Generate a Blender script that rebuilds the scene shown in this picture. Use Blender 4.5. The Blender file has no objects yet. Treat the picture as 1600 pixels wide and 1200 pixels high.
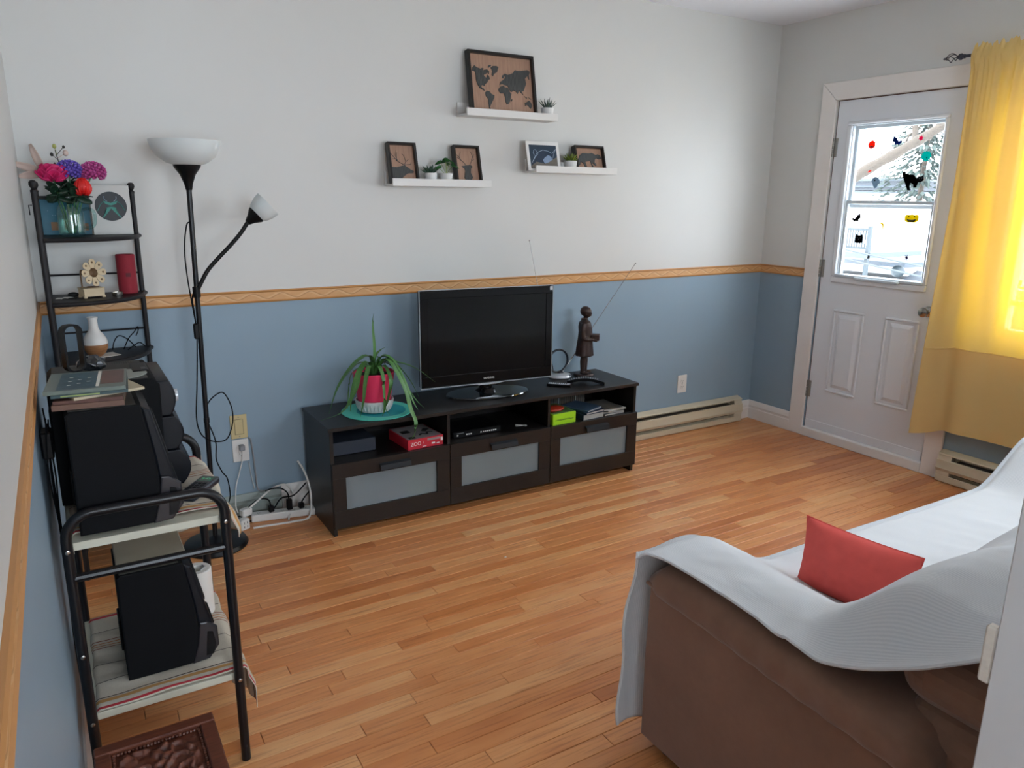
import bpy, bmesh, math, random
from mathutils import Vector, Matrix, noise
random.seed(7)
SC = bpy.context.scene
COL = SC.collection
PI = math.pi
R = math.radians

# ------------------------------------------------------------------ camera
cam = bpy.data.cameras.new('camera')
cam.sensor_width = 36.0
cam.lens = 1167.9 * 36.0 / 1600.0
cam.clip_start = 0.02
camo = bpy.data.objects.new('camera', cam)
COL.objects.link(camo)
_yaw, _pit, _rol = 0.5424, -0.2457, 0.0100
_f = Vector((math.sin(_yaw) * math.cos(_pit), math.cos(_yaw) * math.cos(_pit), math.sin(_pit)))
_r = Vector((math.cos(_yaw), -math.sin(_yaw), 0))
_u = _r.cross(_f)
_r2 = _r * math.cos(_rol) + _u * math.sin(_rol)
_u2 = -_r * math.sin(_rol) + _u * math.cos(_rol)
_m = Matrix((_r2, _u2, -_f)).transposed().to_4x4()
_m.translation = Vector((0.0943, -3.6154, 1.5473))
camo.matrix_world = _m
SC.camera = camo

# ------------------------------------------------------------------ world, sun, window daylight, exposure
SC.view_settings.view_transform = 'Standard'
SC.view_settings.look = 'None'
SC.view_settings.gamma = 1.0
SC.view_settings.use_curve_mapping = False
SC.cycles.transparent_max_bounces = 24
SC.cycles.use_denoising = True
SC.view_settings.exposure = 0.85
world = bpy.data.worlds.new('sky')
SC.world = world
world.use_nodes = True
_bg = world.node_tree.nodes['Background']
_bg.inputs[0].default_value = (0.80, 0.90, 1.0, 1)
_bg.inputs[1].default_value = 9.0


def area_light(name, loc, rot, sx, sy, power, color=(1, 1, 1), portal=False):
    l = bpy.data.lights.new(name, 'AREA')
    l.shape = 'RECTANGLE'
    l.size, l.size_y = sx, sy
    l.energy = power
    l.color = color
    if portal:
        l.cycles.is_portal = True
    o = bpy.data.objects.new(name, l)
    o.location = loc
    o.rotation_euler = rot
    COL.objects.link(o)
    return o


sun = bpy.data.lights.new('sun', 'SUN')
sun.energy = 5.0
sun.angle = R(0.6)
sun.color = (1.0, 0.95, 0.88)
suno = bpy.data.objects.new('sun', sun)
suno.rotation_euler = (R(38), 0, R(-120))
COL.objects.link(suno)
# portals: guide sky light through the seen openings and an added near window
area_light('door_pane_portal', (4.50, -0.882, 1.533), (0, R(90), 0), 0.86, 0.54, 1, portal=True)
area_light('window_portal', (4.50, -2.01, 1.45), (0, R(90), 0), 1.25, 0.94, 1, portal=True)
area_light('added_near_window_portal', (2.675, -3.42, 1.66), (R(90), 0, 0), 1.23, 0.70, 1, portal=True)
# added, unseen window of the adjoining room, for fill light
area_light('added_adjoining_window_portal', (0.80, -6.27, 1.50), (R(90), 0, 0), 1.50, 1.55, 1, portal=True)


# ------------------------------------------------------------------ materials
def lin(h):
    if isinstance(h, str):
        h = h.lstrip('#')
        c = [int(h[i:i + 2], 16) / 255 for i in (0, 2, 4)]
    else:
        c = h
    return tuple((v / 12.92 if v <= 0.04045 else ((v + 0.055) / 1.055) ** 2.4) for v in c)


class NT:
    def __init__(s, name):
        s.m = bpy.data.materials.new(name)
        s.m.use_nodes = True
        s.t = s.m.node_tree
        s.p = s.t.nodes['Principled BSDF']
        s.out = s.t.nodes['Material Output']

    def n(s, typ, **kw):
        nd = s.t.nodes.new(typ)
        for k, v in kw.items():
            if k.startswith('i_'):
                key = k[2:]
                key = int(key) if key.isdigit() else key.replace('_', ' ')
                nd.inputs[key].default_value = v
            else:
                setattr(nd, k, v)
        return nd

    def l(s, a, b):
        s.t.links.new(a, b)

    def math(s, op, a, b=None, c=None):
        nd = s.n('ShaderNodeMath', operation=op)
        for i, v in enumerate((a, b, c)):
            if v is None:
                continue
            if isinstance(v, (int, float)):
                nd.inputs[i].default_value = v
            else:
                s.l(v, nd.inputs[i])
        return nd.outputs[0]

    def mix(s, fac, a, b):
        nd = s.n('ShaderNodeMix', data_type='RGBA')
        for i, v in ((0, fac), (6, a), (7, b)):
            if isinstance(v, (int, float)):
                nd.inputs[i].default_value = v
            elif isinstance(v, (tuple, list)):
                nd.inputs[i].default_value = (*v[:3], 1)
            else:
                s.l(v, nd.inputs[i])
        return nd.outputs[2]

    def coord(s, which='Object', scale=(1, 1, 1)):
        tc = s.n('ShaderNodeTexCoord')
        mp = s.n('ShaderNodeMapping')
        mp.inputs['Scale'].default_value = scale
        s.l(tc.outputs[which], mp.inputs[0])
        return mp.outputs[0]

    def noise(s, vec, scale=5, detail=3, rough=0.5):
        nd = s.n('ShaderNodeTexNoise')
        nd.inputs['Scale'].default_value = scale
        nd.inputs['Detail'].default_value = detail
        nd.inputs['Roughness'].default_value = rough
        s.l(vec, nd.inputs['Vector'])
        return nd.outputs[0]

    def bump(s, h, strength=0.2, dist=0.002):
        b = s.n('ShaderNodeBump')
        b.inputs['Strength'].default_value = strength
        b.inputs['Distance'].default_value = dist
        s.l(h, b.inputs['Height'])
        s.l(b.outputs[0], s.p.inputs['Normal'])

    def ramp(s, fac, stops):
        r = s.n('ShaderNodeValToRGB')
        e = r.color_ramp.elements
        while len(e) < len(stops):
            e.new(0.5)
        for el, (p, c) in zip(e, stops):
            el.position = p
            el.color = (*c, 1)
        s.l(fac, r.inputs[0])
        return r.outputs[0]

    def base(s, c):
        if isinstance(c, (tuple, list)):
            s.p.inputs['Base Color'].default_value = (*c[:3], 1)
        else:
            s.l(c, s.p.inputs['Base Color'])


def M(name, col, rough=0.5, metal=0.0, var=0.08, vscale=20, bump=0.0, bscale=200, coat=0.0, spec=0.5, emis=0):
    """plain procedural material: noise-varied colour and fine relief"""
    t = NT(name)
    c = lin(col)
    v = t.coord('Object')
    nz = t.noise(v, vscale, 3)
    lo = tuple(x * (1 - var) for x in c)
    hi = tuple(min(1, x * (1 + var)) for x in c)
    t.base(t.mix(nz, lo, hi))
    t.p.inputs['Roughness'].default_value = rough
    t.p.inputs['Metallic'].default_value = metal
    t.p.inputs['Coat Weight'].default_value = coat
    t.p.inputs['Specular IOR Level'].default_value = spec
    if bump:
        t.bump(t.noise(v, bscale, 3), bump, 0.001)
    if emis:
        t.p.inputs['Emission Color'].default_value = (*c, 1)
        t.p.inputs['Emission Strength'].default_value = emis
    return t.m


def thin_glass(name, tint=(1, 1, 1), gloss=0.06, rough=0.0):
    t = NT(name)
    tr = t.n('ShaderNodeBsdfTransparent')
    tr.inputs[0].default_value = (*tint, 1)
    gl = t.n('ShaderNodeBsdfGlossy')
    gl.inputs['Roughness'].default_value = rough
    lw = t.n('ShaderNodeLayerWeight')
    lw.inputs[0].default_value = 0.5
    fr = t.math('ADD', t.math('MULTIPLY', t.math('POWER', lw.outputs['Facing'], 5.0), 0.8), gloss)
    mx = t.n('ShaderNodeMixShader')
    t.l(fr, mx.inputs[0])
    t.l(tr.outputs[0], mx.inputs[1])
    t.l(gl.outputs[0], mx.inputs[2])
    t.l(mx.outputs[0], t.out.inputs[0])
    return t.m


def wood(name, c1, c2, rough=0.4, scale=(3, 3, 30), bump=0.15, ns=4):
    t = NT(name)
    v = t.coord('Object', scale)
    nz = t.noise(v, ns, 6, 0.6)
    t.base(t.ramp(nz, [(0.3, lin(c1)), (0.7, lin(c2))]))
    t.p.inputs['Roughness'].default_value = rough
    if bump:
        t.bump(nz, bump, 0.001)
    return t.m


MAT = {}
WHITE_UP, BLUE_LOW = lin('#d6d5d1'), lin('#90a5b4')


def wall_mat():
    t = NT('painted_wall')
    tc = t.n('ShaderNodeNewGeometry')
    sx = t.n('ShaderNodeSeparateXYZ')
    t.l(tc.outputs['Position'], sx.inputs[0])
    f = t.math('GREATER_THAN', sx.outputs[2], 1.075)
    nz = t.noise(tc.outputs['Position'], 2.5, 4)
    up = t.mix(nz, tuple(x * 0.96 for x in WHITE_UP), WHITE_UP)
    lo = t.mix(nz, tuple(x * 0.92 for x in BLUE_LOW), BLUE_LOW)
    t.base(t.mix(f, lo, up))
    t.p.inputs['Roughness'].default_value = 0.45
    t.p.inputs['Specular IOR Level'].default_value = 0.3
    t.bump(t.noise(tc.outputs['Position'], 160, 2), 0.12, 0.001)
    return t.m


MAT['wall'] = wall_mat()
MAT['ceiling'] = M('ceiling_paint', '#eaeaee', 0.7, bump=0.1, bscale=150, var=0.02)
MAT['trim'] = M('white_trim_paint', '#e8e2dd', 0.35, var=0.05, vscale=8, bump=0.05)
MAT['doorpaint'] = M('door_paint', '#e2e5ea', 0.38, var=0.02, vscale=6)
MAT['almond'] = M('almond_metal', '#cdbfa5', 0.42, var=0.04, vscale=12)
MAT['heater_dark'] = M('heater_dark', '#4a4238', 0.7)
MAT['blackbrown'] = wood('black_brown_wood_veneer', '#120f0e', '#1d1815', 0.4, (3, 20, 40), 0.1, 5)
MAT['blackmetal'] = M('black_painted_metal', '#121215', 0.32, var=0.1, spec=.35)
MAT['rackmetal'] = M('rack_dark_metal', '#1f1d1f', 0.5, var=0.1, spec=.3)
MAT['blackplastic'] = M('black_plastic', '#0b0b0d', 0.4, var=0.1, bump=0.05, bscale=400, spec=.22)
MAT['softblack'] = M('matte_black_vinyl', '#0b0c0f', 0.7, var=0.15, bump=0.1, bscale=500, spec=.15)
MAT['bluedark'] = M('dark_blue_grey_plastic', '#1c222d', 0.32, var=0.1)
MAT['chrome'] = M('brushed_steel', '#a09d98', 0.25, 1.0, var=0.03)
MAT['white'] = M('white_lacquer', '#e4e2de', 0.4, var=0.02)
MAT['whiteplastic'] = M('white_plastic', '#e2ded8', 0.4, var=0.03)
MAT['greyplastic'] = M('grey_plastic', '#8f9092', 0.45)
MAT['silver'] = M('silver_plastic', '#c4c8cc', 0.3, 0.3, var=0.03)
MAT['ink'] = M('dark_print', '#141414', 0.6)
MAT['paper'] = M('paper', '#d9d5cc', 0.7, var=0.03)


def plank_mat():
    t = NT('varnished_maple_strip')
    at = t.n('ShaderNodeAttribute', attribute_name='tone')
    sp = t.n('ShaderNodeSeparateColor')
    t.l(at.outputs['Color'], sp.inputs[0])
    tc = t.n('ShaderNodeTexCoord')
    cb = t.n('ShaderNodeCombineXYZ')
    t.l(t.math('MULTIPLY', sp.outputs[1], 37.0), cb.inputs[0])
    t.l(t.math('MULTIPLY', sp.outputs[2], 11.0), cb.inputs[1])
    ad = t.n('ShaderNodeVectorMath', operation='ADD')
    t.l(tc.outputs['Object'], ad.inputs[0])
    t.l(cb.outputs[0], ad.inputs[1])
    mp = t.n('ShaderNodeMapping')
    mp.inputs['Scale'].default_value = (2.0, 42, 1)
    t.l(ad.outputs[0], mp.inputs[0])
    g = t.noise(mp.outputs[0], 2.2, 6, 0.62)
    mp2 = t.n('ShaderNodeMapping')
    mp2.inputs['Scale'].default_value = (2.4, 9, 1)
    t.l(ad.outputs[0], mp2.inputs[0])
    g2 = t.noise(mp2.outputs[0], 1.6, 3, 0.5)
    tone = t.math('ADD', t.math('MULTIPLY', sp.outputs[0], 0.55), t.math('MULTIPLY', g2, 0.45))
    c = t.ramp(tone, [(0.12, lin('#e6b078')), (0.38, lin('#dc9860')), (0.60, lin('#cc8049')), (0.86, lin('#a85f30'))])
    dark = t.mix(0.6, c, lin('#8a4520'))
    streak = t.ramp(g, [(0.50, (0, 0, 0)), (0.68, (1, 1, 1))])
    c = t.mix(t.math('MULTIPLY', streak, 0.8), c, dark)
    t.base(c)
    t.l(t.math('ADD', t.math('MULTIPLY', g, 0.12), 0.24), t.p.inputs['Roughness'])
    t.p.inputs['Coat Weight'].default_value = 0.12
    t.p.inputs['Coat Roughness'].default_value = 0.2
    t.p.inputs['Specular IOR Level'].default_value = 0.4
    t.bump(g, 0.06, 0.001)
    return t.m


MAT['plank'] = plank_mat()
MAT['subfloor'] = M('subfloor_dark', '#4a2c18', 0.8)


# ------------------------------------------------------------------ mesh builder
class MB:
    def __init__(s):
        s.bm = bmesh.new()
        s.flat = s.bm.faces.layers.int.new('flat')

    def _xf(s, verts, mat):
        if mat is not None:
            for v in verts:
                v.co = mat @ v.co

    def box(s, x0, x1, y0, y1, z0, z1, bev=0.0, seg=1, mat=None):
        bm = s.bm
        vs = [bm.verts.new(p) for p in ((x0, y0, z0), (x1, y0, z0), (x1, y1, z0), (x0, y1, z0), (x0, y0, z1), (x1, y0, z1), (x1, y1, z1), (x0, y1, z1))]
        fs = [bm.faces.new([vs[i] for i in q]) for q in ((0, 3, 2, 1), (4, 5, 6, 7), (0, 1, 5, 4), (1, 2, 6, 5), (2, 3, 7, 6), (3, 0, 4, 7))]
        for f in fs:
            f[s.flat] = 1
        if bev > 0:
            es = list({e for f in fs for e in f.edges})
            r = bmesh.ops.bevel(bm, geom=es, offset=bev, segments=seg, profile=0.5, affect='EDGES')
            vs = list({v for f in r['faces'] for v in f.verts} | {v for v in vs if v.is_valid})
        s._xf(vs, mat)
        return s

    def prism(s, pts, vec, mat=None, bev=0.0, seg=1):
        """closed outline of 3-D points extruded along vec"""
        bm = s.bm
        vec = Vector(vec)
        a = [bm.verts.new(p) for p in pts]
        b = [bm.verts.new(Vector(p) + vec) for p in pts]
        n = len(a)
        fs = []
        f0 = bm.faces.new(a)
        f0.normal_update()
        flip = f0.normal.dot(vec) > 0
        f1 = bm.faces.new(list(reversed(b)))
        fs += [f0, f1]
        f0[s.flat] = f1[s.flat] = 1
        for i in range(n):
            j = (i + 1) % n
            fs.append(bm.faces.new([a[j], a[i], b[i], b[j]]))
        if flip:
            bmesh.ops.reverse_faces(bm, faces=fs)
        vs = a + b
        if bev > 0:
            es = [e for e in f0.edges] + [e for e in f1.edges]
            r = bmesh.ops.bevel(bm, geom=es, offset=bev, segments=seg, profile=0.5, affect='EDGES')
            vs = list({v for f in r['faces'] for v in f.verts} | {v for v in vs if v.is_valid})
            f0 = f1 = None
        big = [f for f in fs if f.is_valid and len(f.verts) > 4]
        if big:
            bmesh.ops.triangulate(bm, faces=big)
        s._xf([v for v in vs if v.is_valid], mat)
        return s

    def tube(s, pts, r, n=8, closed=False, mat=None, flat=1.0):
        bm = s.bm
        P = [Vector(p) for p in pts]
        N = len(P)
        rs = r if isinstance(r, (list, tuple)) else [r] * N
        rings = []
        up = None
        for i in range(N):
            if closed:
                t = (P[(i + 1) % N] - P[i - 1])
            else:
                t = P[min(i + 1, N - 1)] - P[max(i - 1, 0)]
            t.normalize()
            if up is None:
                up = Vector((0, 0, 1)) if abs(t.z) < 0.9 else Vector((1, 0, 0))
            up = (up - t * up.dot(t))
            if up.length < 1e-6:
                up = t.orthogonal()
            up.normalize()
            sd = t.cross(up)
            rings.append([bm.verts.new(P[i] + (sd * math.cos(2 * PI * k / n) + up * math.sin(2 * PI * k / n) * flat) * rs[i]) for k in range(n)])
        m = N if closed else N - 1
        for i in range(m):
            a, b = rings[i], rings[(i + 1) % N]
            for k in range(n):
                bm.faces.new([a[k], a[(k + 1) % n], b[(k + 1) % n], b[k]])
        if not closed:
            bm.faces.new(list(reversed(rings[0])))
            bm.faces.new(rings[-1])
        s._xf([v for q in rings for v in q], mat)
        return s

    def lathe(s, prof, n=24, c=(0, 0, 0), mat=None, sx=1.0, sy=1.0):
        """profile of (radius, z); ends on the axis close the surface"""
        bm = s.bm
        rings = []
        for (r, z) in prof:
            if r < 1e-6:
                rings.append([bm.verts.new((c[0], c[1], c[2] + z))])
            else:
                rings.append([bm.verts.new((c[0] + r * sx * math.cos(2 * PI * k / n), c[1] + r * sy * math.sin(2 * PI * k / n), c[2] + z)) for k in range(n)])
        for a, b in zip(rings, rings[1:]):
            for k in range(n):
                k2 = (k + 1) % n
                if len(a) == 1 and len(b) == 1:
                    continue
                if len(a) == 1:
                    bm.faces.new([a[0], b[k2], b[k]])
                elif len(b) == 1:
                    bm.faces.new([a[k], a[k2], b[0]])
                else:
                    bm.faces.new([a[k], a[k2], b[k2], b[k]])
        s._xf([v for q in rings for v in q], mat)
        return s

    def ell(s, c, r, n=16, m=10, mat=None):
        rx, ry, rz = r if isinstance(r, (tuple, list)) else (r, r, r)
        prof = [(math.sin(PI * i / m), -math.cos(PI * i / m)) for i in range(m + 1)]
        prof[0], prof[-1] = (0, -1), (0, 1)
        mm = Matrix.Translation(c) @ Matrix.Diagonal((rx, ry, rz, 1))
        if mat is not None:
            mm = mat @ mm
        return s.lathe(prof, n, mat=mm)

    def grid(s, fn, nu, nv, closeu=False, mat=None):
        bm = s.bm
        V = [[bm.verts.new(fn(i / nu, j / nv)) for j in range(nv + 1)] for i in range(nu if closeu else nu + 1)]
        L = len(V)
        for i in range(nu):
            for j in range(nv):
                a, b = V[i], V[(i + 1) % L]
                bm.faces.new([a[j], b[j], b[j + 1], a[j + 1]])
        s._xf([v for q in V for v in q], mat)
        return s

    def rod(s, a, b, r, n=8):
        return s.tube([a, b], r, n)

    def build(s, name, mat, parent=None, ang=0.6, recalc=False, label=None):
        bm = s.bm
        if recalc:
            bmesh.ops.recalc_face_normals(bm, faces=bm.faces)
        bm.normal_update()
        for f in bm.faces:
            f.smooth = not f[s.flat]
        for e in bm.edges:
            if len(e.link_faces) == 2 and e.calc_face_angle(0) > ang:
                e.smooth = False
        me = bpy.data.meshes.new(name)
        bm.to_mesh(me)
        bm.free()
        me.materials.append(MAT[mat] if isinstance(mat, str) else mat)
        o = bpy.data.objects.new(name, me)
        COL.objects.link(o)
        if parent is not None:
            o.parent = parent
        if label:
            o['label'] = label
        return o


def solidify(o, t, offset=0):
    m = o.modifiers.new('thickness', 'SOLIDIFY')
    m.thickness = t
    m.offset = offset
    return o


def subsurf(o, l=1):
    m = o.modifiers.new('smooth', 'SUBSURF')
    m.levels = m.render_levels = l
    return o


def thing(name, label, cat, loc=(0, 0, 0), rz=0.0, group=None, rot=None):
    o = bpy.data.objects.new(name, None)
    o.empty_display_size = 0.05
    COL.objects.link(o)
    o.location = loc
    o.rotation_euler = rot if rot else (0, 0, rz)
    o['label'] = label
    o['category'] = cat
    if group:
        o['group'] = group
    return o


def tag(o, label, cat, group=None, loc=None, rz=None):
    o['label'] = label
    o['category'] = cat
    if group:
        o['group'] = group
    if loc:
        o.location = loc
    if rz is not None:
        o.rotation_euler = (0, 0, rz)
    return o


def struct(o, label=None):
    o['kind'] = 'structure'
    if label:
        o['label'] = label
    return o


def text(name, s, size, mat, parent, loc, rot, depth=0.0004, align='CENTER', sx=1.0):
    cu = bpy.data.curves.new(name, 'FONT')
    cu.body = s
    cu.size = size
    cu.extrude = depth
    cu.align_x = align
    cu.align_y = 'CENTER'
    tmp = bpy.data.objects.new(name + '_curve', cu)
    COL.objects.link(tmp)
    dg = bpy.context.evaluated_depsgraph_get()
    me = bpy.data.meshes.new_from_object(tmp.evaluated_get(dg))
    bpy.data.objects.remove(tmp)
    bpy.data.curves.remove(cu)
    me.name = name
    me.materials.clear()
    me.materials.append(MAT[mat])
    o = bpy.data.objects.new(name, me)
    COL.objects.link(o)
    o.parent = parent
    o.location = loc
    o.rotation_euler = rot
    o.scale = (sx, 1, 1)
    return o


def bez(pts, n=8):
    """Catmull-Rom through points"""
    P = [Vector(p) for p in pts]
    P = [P[0] * 2 - P[1]] + P + [P[-1] * 2 - P[-2]]
    out = []
    for i in range(1, len(P) - 2):
        for k in range(n):
            t = k / n
            a, b, c, d = P[i - 1], P[i], P[i + 1], P[i + 2]
            out.append(0.5 * ((2 * b) + (c - a) * t + (2 * a - 5 * b + 4 * c - d) * t * t + (3 * b - a - 3 * c + d) * t ** 3))
    out.append(P[-2])
    return out


def sstep(a, b, x):
    t = max(0.0, min(1.0, (x - a) / (b - a)))
    return t * t * (3 - 2 * t)


# ------------------------------------------------------------------ room shell
W, H = 4.292, 2.637
YN = -3.20       # face of the wall behind the sofa


def walls():
    MB().box(-0.15, W + 0.16, 0, 0.15, -0.2, H + 0.2).build('wall_far', 'wall')['kind'] = 'structure'
    MB().box(-0.15, 0, -6.1, 0.0, -0.2, H + 0.2).build('wall_left', 'wall')['kind'] = 'structure'
    # right wall with a door opening and a window opening
    b = MB()
    X0, X1 = W, W + 0.16
    d0, d1, dz = -0.478, -1.312, 2.136
    w0, w1, wz0, wz1 = -1.56, -2.46, 0.84, 2.06
    for (ya, yb, za, zb) in ((0, d0, -0.2, H + 0.2), (d0, d1, dz, H + 0.2), (d1, w0, -0.2, H + 0.2), (w0, w1, -0.2, wz0), (w0, w1, wz1, H + 0.2), (w1, -3.20, -0.2, H + 0.2), (d0, d1, -0.2, -0.012)):
        b.box(X0, X1, min(ya, yb), max(ya, yb), za, zb)
    struct(b.build('wall_right', 'wall'))
    # wall behind the sofa, ends at the opening where the photo is taken from
    b = MB()
    nx0, nx1, nz0, nz1 = 2.05, 3.30, 1.30, 2.02  # opening for an added, unseen window that brightens the room
    for (xa, xb, za, zb) in ((1.112, nx0, -0.2, H + 0.2), (nx1, W + 0.16, -0.2, H + 0.2), (nx0, nx1, -0.2, nz0), (nx0, nx1, nz1, H + 0.2)):
        b.box(xa, xb, YN - 0.20, YN, za, zb)
    struct(b.build('wall_near', 'wall'))
    # adjoining room
    struct(MB().box(1.6, 1.75, -6.1, YN - 0.20, -0.2, H + 0.2).build('wall_adjoining_right', 'wall'))
    b = MB()
    for (xa, xb, za, zb) in ((-0.15, 0.05, -0.2, H + 0.2), (1.55, 1.75, -0.2, H + 0.2), (0.05, 1.55, -0.2, 0.72), (0.05, 1.55, 2.28, H + 0.2)):  # opening left for the added window that gives fill light
        b.box(xa, xb, -6.25, -6.1, za, zb)
    struct(b.build('wall_adjoining_end', 'wall'))
    struct(MB().box(-0.15, W + 0.16, YN - 0.2, 0.15, H, H + 0.25).box(-0.15, 2.05, -6.25, YN - 0.2, H, H + 0.25).build('ceiling', 'ceiling'))


walls()

floor = struct(MB().box(-0.15, W + 0.16, YN - 0.2, 0.15, -0.2, -0.012).box(-0.15, 2.05, -6.25, YN - 0.2, -0.2, -0.012).build('floor', 'subfloor'))


def plank_geo(x0, x1, y0, y1, z):
    g, c = 0.0008, 0.0012
    x0 += g; x1 -= g; y0 += g; y1 -= g
    zb = -0.012
    v = [(x0, y0, zb), (x1, y0, zb), (x1, y1, zb), (x0, y1, zb),
         (x0, y0, z - c), (x1, y0, z - c), (x1, y1, z - c), (x0, y1, z - c),
         (x0 + c, y0 + c, z), (x1 - c, y0 + c, z), (x1 - c, y1 - c, z), (x0 + c, y1 - c, z)]
    f = [(0, 1, 5, 4), (1, 2, 6, 5), (2, 3, 7, 6), (3, 0, 4, 7), (4, 5, 9, 8), (5, 6, 10, 9), (6, 7, 11, 10), (7, 4, 8, 11), (8, 9, 10, 11)]
    return v, f


def add_tone(me, tones):
    a = me.color_attributes.new('tone', 'FLOAT_COLOR', 'POINT')
    flat = []
    for t in tones:
        flat += list(t)
    a.data.foreach_set('color', flat)


def planks():
    rnd = random.Random(3)
    pw = 0.0575
    sv, sf, st = [], [], []
    y = 0.0
    cand = []
    while y > -6.09:
        x = 0.0 - rnd.uniform(0, 0.5)
        while x < W:
            L = rnd.choice((0.45, 0.6, 0.8, 1.0, 1.2)) * rnd.uniform(0.8, 1.2)
            if y < -2.3:
                L = rnd.uniform(0.6, 1.6)
            x1 = x + L
            if W - x1 < 0.25:
                x1 = W
            xa = max(x, 0.0)
            r = rnd.random()
            tone = (min(1, max(0, rnd.gauss(0.44, 0.20))), rnd.random(), rnd.random(), 1)
            cand.append((xa, min(x1, W), y - pw, y, rnd.uniform(-0.0003, 0.0), tone))
            x = x1
        y -= pw
    n = 0
    for (xa, xb, ya, yb, z, tone) in cand:
        if ya < YN - 0.06:
            if xa > 1.85:
                continue
            xb = min(xb, 1.9)
        elif ya < YN and xa > 1.1:
            continue
        v, f = plank_geo(xa, xb, ya, yb, z)
        hidden = ya < -2.75 or (ya < -2.4 and xa > 1.45) or (xb < 0.45 and yb > -1.2)
        if n < 300 and not hidden:
            me = bpy.data.meshes.new('plank')
            me.from_pydata(v, [], f)
            add_tone(me, [tone] * len(v))
            me.materials.append(MAT['plank'])
            o = bpy.data.objects.new('plank', me)
            COL.objects.link(o)
            o.parent = floor
            n += 1
        else:
            k = len(sv)
            sv += v
            sf += [tuple(i + k for i in q) for q in f]
            st += [tone] * len(v)
    me = bpy.data.meshes.new('planks_out_of_view')
    me.from_pydata(sv, [], sf)
    add_tone(me, st)
    me.materials.append(MAT['plank'])
    o = bpy.data.objects.new('further_planks', me)
    COL.objects.link(o)
    o.parent = floor
    o['kind'] = 'stuff'


planks()


# border moulding between the two wall colours
def border_mat(axis):
    t = NT('carved_border_' + axis)
    tc = t.n('ShaderNodeNewGeometry')
    sx = t.n('ShaderNodeSeparateXYZ')
    t.l(tc.outputs['Position'], sx.inputs[0])
    a = sx.outputs[0] if axis == 'x' else sx.outputs[1]
    z = t.math('SUBTRACT', sx.outputs[2], 1.081)
    w = t.math('MULTIPLY', t.math('SINE', t.math('MULTIPLY', a, 46.0)), 0.012)
    d = t.math('ABSOLUTE', t.math('SUBTRACT', z, w))
    line = t.math('LESS_THAN', d, 0.0022)
    w2 = t.math('MULTIPLY', t.math('SINE', t.math('ADD', t.math('MULTIPLY', a, 46.0), 0.7)), 0.012)
    d2 = t.math('ABSOLUTE', t.math('SUBTRACT', z, w2))
    line2 = t.math('LESS_THAN', d2, 0.004)
    edge = t.math('GREATER_THAN', t.math('ABSOLUTE', z), 0.0185)
    nz = t.noise(tc.outputs['Position'], 30, 3)
    c = t.mix(nz, lin('#c8935c'), lin('#d8a66f'))
    c = t.mix(t.math('MULTIPLY', line2, 0.5), c, lin('#e0b98a'))
    c = t.mix(t.math('MULTIPLY', line, 0.6), c, lin('#a3703f'))
    c = t.mix(t.math('MULTIPLY', edge, 0.75), c, lin('#b97f45'))
    t.base(c)
    t.p.inputs['Roughness'].default_value = 0.45
    return t.m


MAT['border_x'] = border_mat('x')
MAT['border_y'] = border_mat('y')


def moulding(p0, p1, nrm, name, mat):
    p0, p1, nrm = Vector(p0), Vector(p1), Vector(nrm)
    prof = [(0, 1.053), (0.006, 1.053), (0.009, 1.058), (0.005, 1.062), (0.005, 1.099), (0.010, 1.104), (0.007, 1.110), (0, 1.110)]
    pts = [p0 + nrm * d + Vector((0, 0, z)) for d, z in prof]
    b = MB()
    b.prism(pts, p1 - p0)
    return struct(b.build(name, mat, recalc=True))


moulding((0, 0, 0), (W, 0, 0), (0, -1, 0), 'trim_1', 'border_x')
moulding((0, -3.9, 0), (0, 0, 0), (1, 0, 0), 'trim_2', 'border_y')
moulding((W, -0.37, 0), (W, 0, 0), (-1, 0, 0), 'trim_3', 'border_y')
moulding((W, -3.2, 0), (W, -2.75, 0), (-1, 0, 0), 'trim_4', 'border_y')
moulding((W, YN, 0), (1.19, YN, 0), (0, 1, 0), 'trim_5', 'border_x')


def baseboard(p0, p1, nrm, name, h=0.13, mat='trim'):
    p0, p1, nrm = Vector(p0), Vector(p1), Vector(nrm)
    prof = [(0, 0), (0.016, 0), (0.016, h * 0.56), (0.012, h * 0.60), (0.012, h * 0.68), (0.015, h * 0.73), (0.010, h * 0.92), (0.006, h), (0, h)]
    pts = [p0 + nrm * d + Vector((0, 0, z)) for d, z in prof]
    return struct(MB().prism(pts, p1 - p0).build(name, mat, recalc=True))


MAT['oldtrim'] = M('old_grey_green_paint', '#8d9690', 0.5, var=0.15, vscale=10)
baseboard((0.92, 0, 0), (2.90, 0, 0), (0, -1, 0), 'baseboard_far')
baseboard((4.166, 0, 0), (W, 0, 0), (0, -1, 0), 'baseboard_far_corner')
baseboard((0.0, 0, 0), (0.917, 0, 0), (0, -1, 0), 'baseboard_far_left', 0.118, 'oldtrim')
baseboard((W, 0, 0), (W, -0.372, 0), (-1, 0, 0), 'baseboard_right')
baseboard((0, -3.9, 0), (0, 0, 0), (1, 0, 0), 'baseboard_left')

# opening at the near wall: painted jamb with its strike plate
MAT['jamb'] = M('jamb_paint', '#d2d2d2', 0.5, var=0.03)
MAT['worn'] = M('worn_plate_paint', '#d8d0c4', 0.5, var=0.25, vscale=60, bump=0.4, bscale=80)
jamb = struct(MB().box(1.098, 1.112, YN - 0.262, YN + 0.004, 0, 2.1, 0.002).build('trim_6', 'jamb'))
MB().box(1.099, 1.113, YN + 0.004, YN + 0.020, 0.915, 1.0, 0.003).build('strike_plate', 'worn', jamb, label='paint-worn strike plate lip on the jamb edge')
struct(MB().box(1.112, 1.182, YN + 0.0002, YN + 0.0035, 0, 2.16, 0.001).build('trim_7', 'jamb'))

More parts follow.
